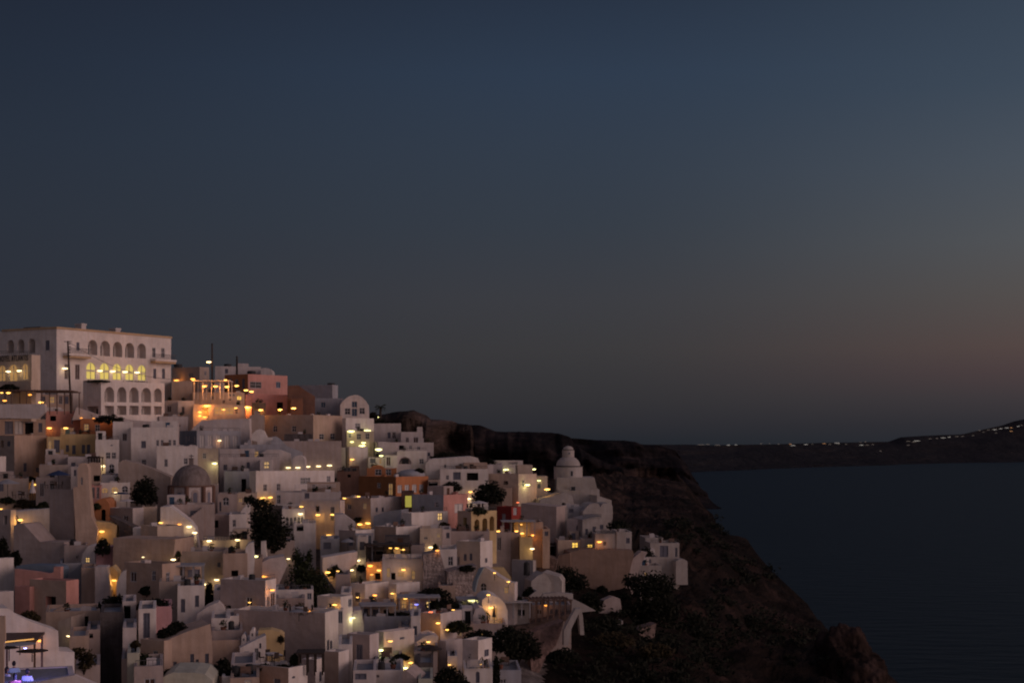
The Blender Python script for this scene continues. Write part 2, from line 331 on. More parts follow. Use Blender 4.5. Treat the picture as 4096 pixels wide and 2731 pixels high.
    if name == 'house' and wd > 2.2 and dp > 2.0 and Y1 < 270:
        used = []
        for _ in range(min(6, 1 + int(wd * dp / 9))):
            x = rs.uniform(.5, wd - 1.1); y = rs.uniform(.5, dp - 1.0); k = rs.random()
            if any(abs(x - a_) < 1.1 and abs(y - b_) < .9 for a_, b_ in used): continue
            used.append((x, y)); bm = bmesh.new()
            if k < .12 and clutter:
                bx(bm, x, x + .5, y, y + .5, hi - .05, hi + 1.0); bx(bm, x - .06, x + .56, y - .06, y + .56, hi + 1.003, hi + 1.1); mesh_obj('chimney', bm, CM[col], root)
            elif k < .3:
                bx(bm, x, x + .8, y, y + .35, hi + .1, hi + .7); bx(bm, x + .05, x + .12, y + .05, y + .3, hi - .05, hi + .097); bx(bm, x + .68, x + .75, y + .05, y + .3, hi - .05, hi + .097); mesh_obj('air_conditioner', bm, M_CW, root)
            elif k < .38 and clutter:
                tube(bm, (x, y, hi - .05), (x, y, hi + rs.uniform(1.2, 2.0)), .03, n=5); tube(bm, (x - .4, y, hi + 1.1), (x + .4, y, hi + 1.15), .02, n=4); mesh_obj('aerial', bm, M_ME, root)
            elif k < .62:
                r_ = rs.uniform(.2, .32); lathe(bm, [(0, hi - .02), (r_ * .7, hi), (r_, hi + .42), (r_ * .85, hi + .42), (0, hi + .36)], 10, x + .3, y + .3); po = mesh_obj('plant_pot', bm, M_TC, root)
                bm = bmesh.new(); leaves(bm, (x + .3, y + .3, hi + .75), (.4, .4, .45), 60, .12); mesh_obj('leaves', bm, LEAF['g'], po)
            elif k < .74:
                bx(bm, x, x + .9, y, y + .5, hi + .38, hi + .44); bx(bm, x, x + .9, y + .44, y + .5, hi + .443, hi + .9)
                for qx in (x + .05, x + .8): bx(bm, qx, qx + .05, y + .04, y + .4, hi - .02, hi + .377)
                mesh_obj('bench', bm, M_TB, root)
            elif k < .84:
                bx(bm, x, x + 1.0, y, y + .6, hi - .05, hi + .5); bx(bm, x + .1, x + .5, y + .1, y + .5, hi + .503, hi + .56); mesh_obj('roof_box', bm, CM['V'], root)
            elif k < .92:
                for q_ in range(5): bx(bm, x + q_ * .24, x + q_ * .24 + .235, y, y + .7, hi - .05, hi + .12 * (q_ + 1))
                mesh_obj('steps', bm, CM[col], root)
            else:
                lathe(bm, [(0, hi - .02), (.34, hi), (.34, hi + .75), (.25, hi + .85), (0, hi + .85)], 12, x + .35, y + .35); mesh_obj('water_barrel', bm, M_ME, root)
        if rs.random() < .45 and not plain and Y1 < 250 and wd > 3.2 and dp > 3.5 and 'flat' not in label:   # a smaller upper room stepping back on the roof
            w_ = wd * rs.uniform(.35, .6); x = rs.choice((.02, wd - w_ - .02)); y = dp * rs.uniform(.45, .6); t_ = hi + rs.uniform(1.0, 1.7); bm = bmesh.new()
            bx(bm, x, x + w_, y, dp - .02, hi - .1, t_); bx(bm, x + .2, x + w_ - .2, y + .2, dp - .22, t_ + .002, t_ + .03); ro = mesh_obj('upper_room', bm, CM[rs.choice((col, 'V', 'W', 'n', 'm'))], root)
            q_ = rs.uniform(.3, max(.31, w_ - 1.0)); bm = bmesh.new(); bx(bm, x + q_, x + q_ + .62, y - .035, y + .05, hi, t_ - .3); bx(bm, x + q_ - .07, x + q_ + .69, y - .05, y + .03, t_ - .297, t_ - .24); mesh_obj('door', bm, rs.choice((M_GL, M_BR, M_BL, M_SH, M_DK)), ro)
        if rs.random() < .3 and not plain:               # railing along the street side of the roof
            bm = bmesh.new(); n_ = max(2, int(wd / .35))
            for q_ in range(n_ + 1): bx(bm, .1 + (wd - .25) * q_ / n_, .13 + (wd - .25) * q_ / n_, .1, .13, h - .02, h + .45)
            bx(bm, .1, wd - .1, .095, .135, h + .453, h + .5); mesh_obj('railing', bm, M_RT, root)
        if rs.random() < .22 and wd > 4 and h > 4.5 and not wins:   # outside stair climbing the street face
            bm = bmesh.new(); n_ = 14; x0 = rs.uniform(.2, wd - 3.9); z0_ = max(.1, h - 3.2)
            for q_ in range(n_): bx(bm, x0 + q_ * .26, x0 + q_ * .26 + .257, -.95, -.004, z0_ - 1.5, z0_ + .2 * (q_ + 1))
            mesh_obj('outside_stair', bm, CM[col], root)
    return root
def W(label, poly, col='W', a=0, depth=0.6, wins=(), Y=None, cat='wall', name='wall', group=None, mat_=None, ext=3.0, smooth_n=0, partname='wall_body'):
    """a wall, gable or vault whose outline is a polygon standing on the ground in a vertical plane turned by a"""
    place(label)
    px = [uv(x, y) for x, y in poly]
    ub, vb = max(px, key=lambda p: p[1]); Y1 = Y or D(ub, vb); X1 = (ub - CU) / F * Y1
    A = R_(a); ca, sa = math.cos(A), math.sin(A)
    def S(u):
        t = (u - CU) / F; return (t * Y1 - X1) / (ca - t * sa)
    z0 = zz(vb, Y1)
    pts = []
    for u, v in px:
        s = S(u); pts.append([s, zz(v, Y1 + s * sa) - z0])
    vmax = max(p[1] for p in px)
    for p, q in zip(pts, px):                       # foundations go down into the slope
        if ext and q[1] > vmax - (vmax - min(r[1] for r in px)) * 0.12: p[1] -= ext
    root = empty(name, (X1, Y1, z0), A); tag(root, label, cat, group)
    bm = bmesh.new(); n = len(pts)
    wl = []
    for x, y, ww, hh, k in wins:
        U, V = uv(x, y); hw = ww / 2 / 3.26667; hv = hh / 2 / 3.26667; c_ = S(U); Yp = Y1 + c_ * sa
        wl.append((min(S(U - hw), S(U + hw)), max(S(U - hw), S(U + hw)), zz(V + hv, Yp) - z0, zz(V - hv, Yp) - z0, k))
    smin, smax = min(p[0] for p in pts), max(p[0] for p in pts); zmx = max(p[1] for p in pts); zmn = min(p[1] for p in pts)
    def inside(s, z):
        c = False
        for i in range(n):
            a_, b_ = pts[i], pts[i - 1]
            if (a_[1] > z) != (b_[1] > z) and s < (b_[0] - a_[0]) * (z - a_[1]) / (b_[1] - a_[1]) + a_[0]: c = not c
        return c
    face_windows(root, bm, [tuple(p) for p in pts], wl, lambda s, z, q: (s, q, z),
        lambda s0, s1, z0_, z1: all(inside(s, z) for s in (s0 - .05, s1 + .05) for z in (z0_ - .05, z1 + .05)))
    bm.faces.new([bm.verts.new((p[0], depth, p[1])) for p in pts])
    for i in range(n):
        a_, b_ = pts[i], pts[(i + 1) % n]
        bm.faces.new([bm.verts.new(q) for q in ((a_[0], 0, a_[1]), (b_[0], 0, b_[1]), (b_[0], depth, b_[1]), (a_[0], depth, a_[1]))])
    mesh_obj(partname, bm, mat_ or CM[col], root)
    return root
# ---------------------------------------------------------------- land and sea
def fbm(x, y, s=1.0, o=5):
    from mathutils import noise
    return noise.fractal(Vector((x * s, y * s, 3.3)), 1.0, 2.1, o)
def structure(name, bm, m, smooth=False):
    o = mesh_obj(name, bm, m, None, smooth); o['kind'] = 'structure'; return o
def grid_mesh(rows):
    bm = bmesh.new(); V = [[bm.verts.new(p) for p in r] for r in rows]
    for a, b in zip(V, V[1:]):
        for k in range(len(a) - 1): bm.faces.new((a[k], a[k+1], b[k+1], b[k]))
    return bm
def rock_mat(name, c1, c2, c3, sc_=0.05, strata=True):
    m = bpy.data.materials.new(name); m.use_nodes = True; t = m.node_tree; b = t.nodes['Principled BSDF']; b.inputs['Roughness'].default_value = 1; b.inputs['Specular IOR Level'].default_value = 0.05
    co = t.nodes.new('ShaderNodeTexCoord'); mp = t.nodes.new('ShaderNodeMapping'); mp.inputs['Scale'].default_value = (1, 1, 3.2 if strata else 1); t.links.new(co.outputs['Object'], mp.inputs[0])
    n = t.nodes.new('ShaderNodeTexNoise'); n.inputs['Scale'].default_value = sc_; n.inputs['Detail'].default_value = 9; n.inputs['Roughness'].default_value = 0.68; n.inputs['Distortion'].default_value = 0.6; t.links.new(mp.outputs[0], n.inputs['Vector'])
    r = t.nodes.new('ShaderNodeValToRGB'); e = r.color_ramp.elements; e[0].position = 0.36; e[0].color = (*c1, 1); e[1].position = 0.68; e[1].color = (*c3, 1); x = e.new(0.52); x.color = (*c2, 1)
    t.links.new(n.outputs[0], r.inputs[0]); t.links.new(r.outputs[0], b.inputs['Base Color'])
    n2 = t.nodes.new('ShaderNodeTexNoise'); n2.inputs['Scale'].default_value = sc_ * 6; n2.inputs['Detail'].default_value = 8; t.links.new(mp.outputs[0], n2.inputs['Vector'])
    bp = t.nodes.new('ShaderNodeBump'); bp.inputs['Strength'].default_value = 1; bp.inputs['Distance'].default_value = 0.25 / sc_ * 0.3; t.links.new(n2.outputs[0], bp.inputs['Height']); t.links.new(bp.outputs[0], b.inputs['Normal'])
    return m
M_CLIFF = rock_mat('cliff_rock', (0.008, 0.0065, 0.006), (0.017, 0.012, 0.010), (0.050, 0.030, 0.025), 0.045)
M_VILL = rock_mat('village_ground', (0.10, 0.085, 0.08), (0.17, 0.15, 0.145), (0.26, 0.23, 0.22), 0.3, False)
# village hillside and the sea cliff below it: one terrain sheet
TOP = [(-600, 1700), (700, 1690), (900, 1660), (1250, 1680), (1450, 1700), (1700, 1790), (1950, 1850), (2150, 1900), (2380, 1880), (2640, 1872), (2760, 1872)]
SIL = [(1871, 2685), (1904, 2722), (1950, 2742), (1988, 2759), (2007, 2768), (2030, 2806), (2049, 2834), (2077, 2871), (2100, 2900), (2118, 2945), (2128, 2983), (2147, 2997), (2180, 3000), (2203, 3006), (2225, 3040), (2240, 3058), (2287, 3090), (2334, 3123), (2376, 3160), (2396, 3200), (2408, 3226), (2455, 3273), (2492, 3301), (2530, 3330), (2580, 3400), (2640, 3500), (2731, 3560), (2950, 3700)]
NR, NCOL = 190, 230
rows = []
for j in range(NR + 1):
    t = j / NR; vr = 2950 + (1872 - 2950) * t; uR = interp(vr, [p[0] for p in SIL], [p[1] for p in SIL]) + fbm(vr, 7, .03) * 14 + fbm(vr, 3, .11) * 7; row = []
    for i in range(NCOL + 1):
        s = i / NCOL; u = -600 + s * (uR + 600); vtop = interp(u, [p[0] for p in TOP], [p[1] for p in TOP])
        v = 2950 + ((vtop if s < 0.95 else vtop + (vr - vtop if False else 0)) - 2950) * t
        v = v * (1 - max(0, (s - 0.8) / 0.2)) + vr * max(0, (s - 0.8) / 0.2)
        Y = D(u, v); x = (u - CU) / F * Y; z = zz(v, Y)
        k = min(1, max(0, (u - 2250) / 350)); nz = fbm(x, Y, 0.035) * 4.0 + fbm(x, Y, 0.15) * 1.6 - abs(fbm(x + 50, Y, 0.08)) * 2.0
        e = 1 - max(0, (s - 0.93) / 0.07) * 0.6
        z += -2.4 * (1 - k) - 1.0 * k + k * nz * e
        row.append((x, Y, z))
    x, y, z = row[-1]
    for dx, dz in ((10, 14), (22, 34), (40, 66), (62, 105), (95, 160), (140, 230)):
        w_ = fbm(x + dx, y, 0.04) * 5
        row.append((x + dx + w_, y + dx * 0.35 + w_, max(-20, z - dz + w_)))
    rows.append(row)
for k, (dy, dz) in enumerate(((15, -2), (60, -14), (160, -50), (300, -120), (500, -260))):
    rows.append([(x * (1 + dy / y), y + dy, max(-20, z + dz)) for x, y, z in rows[NR]])
bm = grid_mesh(rows)
for f in bm.faces:
    c = f.calc_center_median(); u = CU + c.x / c.y * F
    v = HZ + (CH - c.z) / c.y * F
    lim = interp(v, [1700, 1850, 2000, 2150, 2450, 2731], [1650, 2000, 2250, 2400, 2260, 2150])
    f.material_index = 2 if (2280 < u < 2775 and v < 2110 + fbm(c.x, c.y, .05) * 40) else 1 if u > lim + fbm(c.x, c.y, 0.1) * 60 else 0
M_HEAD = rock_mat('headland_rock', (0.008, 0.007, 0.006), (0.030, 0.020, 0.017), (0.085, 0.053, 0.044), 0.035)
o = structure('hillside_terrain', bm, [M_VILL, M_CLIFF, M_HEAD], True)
# sea
m = mat('sea_water', (0.003, 0.004, 0.006), rough=0.45, var=0.2, scale=0.002, spec=0.10)
t = m.node_tree; co = t.nodes.new('ShaderNodeTexCoord'); b = t.nodes['Principled BSDF']
mp = t.nodes.new('ShaderNodeMapping'); mp.inputs['Scale'].default_value = (0.02, 0.05, 1); mp.inputs['Rotation'].default_value = (0, 0, 0.3); t.links.new(co.outputs['Object'], mp.inputs[0])
n_ = t.nodes.new('ShaderNodeTexNoise'); n_.inputs['Scale'].default_value = 1.0; n_.inputs['Detail'].default_value = 7; t.links.new(mp.outputs[0], n_.inputs['Vector'])
bp = t.nodes.new('ShaderNodeBump'); bp.inputs['Strength'].default_value = 0.5; bp.inputs['Distance'].default_value = 6; t.links.new(n_.outputs[0], bp.inputs['Height']); t.links.new(bp.outputs[0], b.inputs['Normal'])
bm = bmesh.new(); bm.faces.new([bm.verts.new(p) for p in ((-40000, -500, 0), (60000, -500, 0), (60000, 90000, 0), (-40000, 90000, 0))]); structure('sea', bm, m)
# hills
def hill(name, pts, Y, fall, m, nz=1.0, front=0.35, z0=0.0, curve=1.6, seed=0, ns=None, dent=0.0):
    us = [p[0] for p in pts]; vs = [p[1] for p in pts]; n = 160; rows = []
    for r in range(-4, 25):
        row = []
        for i in range(n + 1):
            u = us[0] + (us[-1] - us[0]) * i / n; Yt = Y if not callable(Y) else Y(u); zr = zz(interp(u, us, vs), Yt); s_ = ns or 30.0 / Yt
            if r < 0:
                k = -r / 4; y = Yt + k * fall * 0.8; z = zr + (z0 - 10 - zr) * k ** 1.5
            else:
                k = r / 24; y = Yt - k * fall; z = zr + (z0 - 10 - zr) * (1 - (1 - k) ** curve if curve > 1 else k ** (1 / max(curve, .01)))
            x = (u - CU) / F * Yt; q = fbm(x + seed, y * 0.6 + z * 2.0, s_)
            if r > 0: y -= q * nz * fall * 0.16; z += fbm(x, z + seed, s_ * 3) * nz * (zr - z0) * 0.03
            elif r == 0: z += fbm(x + seed, 0, s_ * 4) * nz * (zr - z0) * 0.006
            row.append((x, y, z))
        rows.append(row)
    return structure(name, grid_mesh(rows), m, True)
M_H1 = rock_mat('bluff_rock', (0.022, 0.016, 0.014), (0.07, 0.050, 0.043), (0.15, 0.105, 0.092), 0.035)
M_H2 = rock_mat('far_rock', (0.009, 0.008, 0.009), (0.016, 0.013, 0.014), (0.045, 0.032, 0.031), 0.012)
M_H3 = rock_mat('hazed_island_rock', (0.018, 0.018, 0.022), (0.023, 0.023, 0.027), (0.032, 0.031, 0.034), 0.0022)  # lighter bluish tone: distance haze put into the rock colour
hill('bluff_hill', [(1380, 1700), (1460, 1672), (1500, 1662), (1540, 1655), (1586, 1646), (1656, 1641), (1687, 1652), (1708, 1661), (1724, 1676), (1770, 1679), (1810, 1682), (1831, 1692), (1870, 1696), (1887, 1700), (1896, 1760), (1905, 1850), (1930, 1900)], 700, 130, M_H1, 1.1, z0=150, curve=1.3)
hill('ridge_hill', [(1700, 1690), (1850, 1694), (1923, 1699), (1953, 1713), (1984, 1725), (2021, 1726), (2110, 1725), (2174, 1728), (2235, 1732), (2266, 1741), (2284, 1750), (2292, 1768), (2330, 1800), (2420, 1850), (2560, 1890), (2620, 1960)], 1900, 420, M_H2, 1.0, z0=30, curve=1.6, seed=11)
hill('middle_hill', [(2150, 1735), (2284, 1752), (2400, 1760), (2495, 1761), (2541, 1766), (2572, 1779), (2633, 1781), (2700, 1800), (2740, 1850), (2752, 1885), (2770, 1905)], 5200, 900, M_H2, 0.8, z0=0, curve=1.5, seed=31)
hill('island_hills', [(2450, 1790), (2560, 1776), (2633, 1778), (2760, 1777), (2850, 1782), (2960, 1778), (3100, 1776), (3300, 1770), (3430, 1768), (3560, 1766), (3600, 1748), (3700, 1742), (3850, 1736), (3930, 1718), (4010, 1700), (4060, 1683), (4096, 1676), (4300, 1640), (4700, 1600)],
     lambda u: 10800 + (u - 2600) * 4.2, 1600, M_H3, 0.7, z0=0, curve=1.4, seed=57)
# near rock shoulder above the sea on the right
def boulder(name, u, v, Y, r, m, seed):
    from mathutils import noise
    bm = bmesh.new(); bmesh.ops.create_icosphere(bm, subdivisions=6, radius=1.0); c0 = Vector(((u - CU) / F * Y, Y, zz(v, Y)))
    for q in bm.verts:
        d = q.co.normalized(); p = Vector((d.x * r[0], d.y * r[1], d.z * r[2]))
        k = noise.fractal(p * .13 + Vector((seed, 0, 0)), .8, 2.1, 7) * .22 + abs(noise.noise(p * .25 + Vector((0, seed, 0)))) * .12
        q.co = c0 + p * (1 + k)
    structure(name, bm, m, True)
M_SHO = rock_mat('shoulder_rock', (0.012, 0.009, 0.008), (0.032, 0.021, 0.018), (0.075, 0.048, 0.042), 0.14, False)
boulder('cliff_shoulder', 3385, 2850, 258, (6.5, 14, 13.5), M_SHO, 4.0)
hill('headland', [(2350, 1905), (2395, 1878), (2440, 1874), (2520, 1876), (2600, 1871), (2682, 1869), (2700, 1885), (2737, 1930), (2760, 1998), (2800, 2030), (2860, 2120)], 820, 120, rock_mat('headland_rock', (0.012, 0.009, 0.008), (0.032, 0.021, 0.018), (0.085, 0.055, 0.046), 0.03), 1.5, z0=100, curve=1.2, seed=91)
# ================================================================ the town, far to near
# ---- the big arcaded hotel on the skyline
rg('A')
top5 = [(1212,357,122,200,'Oa'),(1375,370,125,200,'Oa'),(1537,382,120,198,'Oa'),(1695,394,118,196,'Oa'),(1852,403,112,194,'Oa')]
mid5 = [(1188,665,124,220,'ha'),(1366,670,122,215,'ha'),(1530,677,116,212,'ha'),(1692,683,112,208,'ha'),(1853,690,108,202,'ha')]
hotel = H('huge white four-storey building with three rows of arches, tallest on the skyline', -190, 740, 2235, 112, 1250, 'W', top5 + mid5 +
  [(2012,425,44,130,'d'),(2130,428,44,125,'d'),(2022,700,40,130,'s'),(2136,700,40,130,'s'),(1018,345,40,110,'s'),(1012,678,60,200,'b'),(868,672,50,200,'b')],
  a=60, Y=250, name='hotel', cat='hotel', group=None, clutter=0,
  Lw=[(138,345,92,170,'Oa'),(272,340,92,180,'Oa'),(415,335,92,190,'Oa'),(620,330,55,130,'s')])
def hloc(x, y): return uv(x, y)
def hotel_extra():
    Y1 = 250; X1 = (uv(740, 0)[0] - CU) / F * Y1; A = R_(60); ca, sa = math.cos(A), math.sin(A)
    zb = hotel.location.z
    def S(x):
        t = (uv(x, 0)[0] - CU) / F; return (t * Y1 - X1) / (ca - t * sa)
    def Z(x, y): return zz(uv(0, y)[1], Y1 + S(x) * sa) - zb
    wd = S(2235); h = Z(740, 112)
    bm = bmesh.new(); bx(bm, -0.15, wd + .15, -0.15, 0.27, h + .004, h + .32); bx(bm, -0.15, -0.0, 0.27, 13, h + .004, h + .32); mesh_obj('cornice', bm, M_TR, hotel)
    for nm, xa, xb, yt, yb in (('balcony', 820, 1130, 440, 492), ('balcony', 1960, 2238, 515, 560)):
        s0, s1 = S(xa), S(xb); zt = Z((xa + xb) / 2, yt); z0 = Z((xa + xb) / 2, yb)
        bm = bmesh.new(); bx(bm, s0, s1, -1.3, -0.003, z0 + .25, zt); b = mesh_obj(nm, bm, CM['W'], hotel)
        bm = bmesh.new(); bx(bm, s0 + .1, s1 - .1, -1.2, -0.003, z0 - .1, z0 + .247); mesh_obj('slab', bm, M_TR, b)
        bm = bmesh.new()
        for k in range(int((s1 - s0) / .25)): bx(bm, s0 + k * .25, s0 + k * .25 + .04, -1.28, -1.24, zt, zt + .8)
        bx(bm, s0, s1, -1.3, -1.22, zt + .8, zt + .86); mesh_obj('railing', bm, M_RT, b)
    for x in (1268, 1430, 1590, 1748):        # middle row: parapet tie between arches
        pass
    s0, s1 = S(1125), S(1915)
    bm = bmesh.new(); bx(bm, s0, s1, 0.02, 0.14, Z(1530, 690), Z(1530, 674)); mesh_obj('tie_beam', bm, CM['V'], hotel)
    for xa, xb, yt in ((1175, 1235, 75), (1620, 1682, 135)):
        s0, s1 = S(xa), S(xb); bm = bmesh.new(); bx(bm, s0, s1, 2, 3.5, h - .35, Z(xa, yt) + .2); bx(bm, s0 - .1, s1 + .1, 1.9, 3.6, Z(xa, yt) + .2, Z(xa, yt) + .5); mesh_obj('chimney', bm, CM['V'], hotel)
    bm = bmesh.new(); bx(bm, S(1300), S(1600), 4, 6, h - .35, h + .75); mesh_obj('roof_tank', bm, M_ME, hotel)
    bm = bmesh.new(); bx(bm, S(640) if False else 1.0, 4.0, 5, 9, h - .35, h + .6); mesh_obj('roof_shed', bm, CM['k'], hotel)
hotel_extra()
H('white terrace wing with two tiers of dark arches in front of the big arcaded hotel', 1085, 1320, 2150, 785, 1330, 'W',
  [(1430,970,122,200,'Oa'),(1593,973,118,200,'Oa'),(1752,977,120,200,'Oa'),(1912,978,122,190,'Oa'),(2062,980,105,180,'Oa'),
   (1430,1178,122,120,'O'),(1593,1178,118,120,'O'),(1752,1178,120,120,'O'),(1912,1178,122,115,'O'),(2062,1180,100,110,'O')], a=60, Y=243, name='arcade_wing', cat='arcade', group=None, clutter=0, Lw=[(1210,1180,150,110,'O')])
WING = H('low white wing with a warmly lit arcade left of the big hotel corner', -260, 415, 530, 452, 1000, 'c', [], a=62, Y=236, clutter=0, Lw=[(330,675,75,210,'ia'),(175,690,110,220,'ia'),(30,695,90,210,'ia')])
H('cream terrace wall lit from above beneath the lit arcade', -260, 410, 440, 790, 980, 'c', a=62, Y=229, clutter=0)
# ---- skyline right of the hotel
H('orange lit restaurant room behind the pergola posts', None, -60, 950, 965, 1130, 'n', [(100,1035,110,120,'i'),(240,1035,90,120,'i'),(400,1040,80,110,'b'),(560,1040,60,90,'s'),(680,1040,70,90,'i'),(790,1040,50,110,'b'),(870,1040,50,100,'s')], Y=241, clutter=0, sink=0.6)
W('white balcony parapet jutting out at the left edge under the pergola', [(-60,1278),(-60,1098),(590,1104),(590,1200),(490,1288)], 'V', 5, 1.2, Y=223.2, ext=0)
rg('B')
H('flat tan house with water tank against the sky right of the hotel', 95, 455, 580, 415, 640, 't', [(530,500,30,60,'d')], a=62, Y=300, Lw=[(340,520,60,50,'d')])
H('long pale house on the skyline behind the orange and pink house', None, 650, 1250, 405, 640, 'V', [(800,470,40,60,'s')], Y=325, clutter=0)
H('small white stair hut on top of the long pale skyline house', None, 950, 1090, 370, 640, 'V', Y=330, clutter=0, d=3)
W('short white barrel vault at the right end of the skyline house', [(1250,640),(1250,440),(1290,428),(1340,430),(1380,445),(1398,470),(1400,640)], 'V', 5, 8, Y=322, cat='house', name='vault_house', group=HG)
H('orange and salmon pink cube house with two blue windows on the skyline', 780, 1085, 1600, 508, 780, 'p', [(1185,652,150,86,'d'),(1480,650,58,84,'B')], a=52, Y=290, colL='o')
H('dark rose lower storey under the salmon pink cube house', None, 1050, 1640, 775, 1030, 'q', [(1500,930,80,110,'o')], Y=276, clutter=0)
W('dark red awning roof sloping down beside the pink house', [(1600,850),(1610,660),(1740,655),(1830,720),(1960,800),(1960,850)], 'b', 10, 3, Y=274, cat='roof', name='lean_to_roof')
H('long grey flat-roofed house with bright white end wall on the skyline', 1660, 2190, 2262, 648, 900, 'g', [], a=72, Y=300, clutter=0, colL='g')
H('white flat-roofed tan house just right of the hotel terrace', None, 90, 362, 600, 900, 't', Y=270)
H('cream restaurant house with lit terraces below the orange cube house', None, 362, 1040, 745, 930, 'c', [(868,782,95,34,'d'),(970,822,66,52,'Y'),(850,842,30,34,'b'),(767,872,36,50,'b')], Y=268, clutter=0)
H('cream ground floor of the lit restaurant with orange glowing openings', None, 365, 1045, 905, 1120, 'c', [(700,985,125,100,'i'),(838,985,115,100,'i'),(930,985,38,80,'b'),(525,1010,90,130,'L')], Y=260, clutter=0)
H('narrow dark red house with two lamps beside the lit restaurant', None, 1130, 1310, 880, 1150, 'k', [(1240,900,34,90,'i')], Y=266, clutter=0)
H('orange lit corner house at the end of the dark rose storey', None, 1640, 1800, 830, 1040, 'b', Y=272, clutter=0, colL='o')
H('dim grey house between the lit corner and the arched house', None, 1745, 2330, 822, 1060, 'g', Y=284)
H('small white house with two doorways under the restaurant left side', None, 165, 378, 855, 1110, 'W', [(235,980,36,90,'s')], Y=264)
H('mauve white house at the foot of the hotel wing', None, 0, 166, 855, 1110, 'V', Y=268, clutter=0)
H('long white parapet house below the arcaded hotel wing', None, -80, 296, 1060, 1290, 'V', [(190,1180,20,20,'s')], Y=254, clutter=0)
W('white hipped roof above the blue grey colonnaded house', [(330,1290),(330,1250),(480,1112),(700,1100),(1100,1088),(1112,1290)], 'V', 4, 6, Y=252, cat='roof', name='hipped_roof')
H('blue grey house with a row of white shutters and pilasters', 190, 412, 985, 1245, 1520, 'g', [(482,1390,66,170,'w'),(585,1390,62,170,'w'),(692,1390,62,170,'w'),(806,1390,66,170,'w'),(912,1390,62,170,'w')], a=28, Y=243, colL='B', clutter=0)
H('plain tan house with shadowy wall between restaurant and arched chapel', None, 1112, 1300, 1040, 1300, 't', Y=256)
H('long dim tan house with four small dark windows under the skyline', 1300, 1935, 2315, 1040, 1390, 'n', [(2047,1326,62,74,'d'),(2190,1320,60,78,'d')], a=68, Y=262, Lw=[(1437,1226,58,78,'d'),(1683,1226,58,78,'d')], clutter=0, colL='t')
H('low shadowed wall house with a long dark opening under the tan house', None, 1530, 2310, 1385, 1560, 'm', [], Y=249, clutter=0)
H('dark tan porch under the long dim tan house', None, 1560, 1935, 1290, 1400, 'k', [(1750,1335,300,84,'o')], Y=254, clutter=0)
W('little white arched chapel front with one window under the tan house', [(1210,1460),(1205,1390),(1125,1372),(1140,1292),(1188,1242),(1240,1226),(1292,1250),(1330,1332),(1400,1335),(1390,1460)], 'W', 8, 7, [(1228,1366,44,78,'d')], Y=245, cat='chapel', name='chapel')
W('grey vaulted roof curving down behind the arched chapel', [(1390,1560),(1380,1400),(1400,1330),(1450,1320),(1500,1350),(1600,1450),(1800,1530),(1800,1560)], 'g', 12, 5, Y=247, cat='roof', name='vault_roof')
H('blue grey low house beside the white shutters row', None, 980, 1500, 1430, 1600, 'g', Y=242)
# ---- arched house and slope to the right
rg('C')
H('small white flat house just left of the tall arched house', None, 95, 262, 112, 330, 'V', [(190,225,120,54,'o')], Y=292, clutter=0)
W('tall white house with a round arched top and blue door on the skyline', [(262,420),(265,190),(300,140),(340,105),(380,80),(450,62),(500,66),(545,88),(600,140),(640,205),(652,420)], 'W', 6, 9, [(450,188,72,82,'B'),(450,290,72,104,'B'),(360,278,74,84,'d'),(550,272,72,82,'d')], Y=278, cat='house', name='arched_house', group=HG)
H('white house with one barred window directly below the arched house', 290, 335, 702, 364, 560, 'W', [(490,466,66,70,'d')], a=38, Y=268, clutter=0)
H('white ground floor lit by two long lamps below the arched house', None, 345, 702, 532, 700, 'c', [(385,590,40,60,'d'),(505,606,58,78,'d'),(615,600,54,78,'d')], Y=264, clutter=0)
H('white house with sloping shadow and two doors right of the arched house', None, 700, 1062, 436, 670, 'V', [(905,590,40,78,'s'),(970,590,48,86,'b')], Y=276, clutter=0)
H('low white house at the far right under the bluff', None, 1058, 1342, 545, 700, 'V', Y=272, clutter=0)
H('small white box behind the low white house under the bluff', None, 1268, 1335, 478, 700, 'V', Y=276, clutter=0, d=3)
H('white house with three small windows above the cave terrace', None, 870, 1482, 680, 900, 'V', [(1060,748,62,58,'o'),(1180,745,40,44,'d'),(1285,754,44,44,'d'),(1420,832,36,44,'s')], Y=264)
W('white vaulted cave house with a dark arched mouth', [(755,870),(760,675),(850,672),(930,685),(990,730),(1015,800),(1015,870)], 'V', 12, 8, [(945,785,86,120,'oa')], Y=260, cat='house', name='cave_house', group=HG)
H('white house with a broad lit arch and a blue window', None, 1010, 1400, 795, 1040, 'W', [(1115,920,165,92,'Oa'),(1330,932,58,68,'d')], Y=254, clutter=0)
H('narrow white house with a brown door beside the broad arch', None, 850, 1010, 850, 1040, 'W', [(892,930,58,116,'b')], Y=252, clutter=0)
H('white lit house with a staircase below the two long lamps', 335, 385, 625, 740, 1000, 'W', [], a=35, Y=256, clutter=0)
H('narrow pale green house next to the lit staircase', None, 205, 332, 748, 1060, 'G', [], Y=254, clutter=0)
H('tan and grey house below the bright street lamp', None, 630, 850, 880, 1060, 'V', [(690,920,70,60,'s'),(790,930,30,70,'i')], Y=252, clutter=0)
H('small white house with a dark square window left of the green house', None, -40, 132, 812, 960, 'V', [(40,870,60,56,'o')], Y=258, clutter=0)
W('long white barrel vaulted house under the bluff', [(1370,1240),(1380,960),(1430,910),(1480,898),(1980,864),(2060,884),(2100,970),(2100,1240)], 'W', 4, 9, [(1635,992,30,44,'d'),(2000,990,40,34,'s')], Y=252, cat='house', name='vault_house', group=HG)
H('white terrace house with a dark porch in front of the barrel vault', None, 1570, 2200, 1030, 1300, 'W', [(1665,1140,40,56,'d'),(1790,1120,100,100,'s'),(1995,1130,150,100,'o')], Y=246, clutter=0)
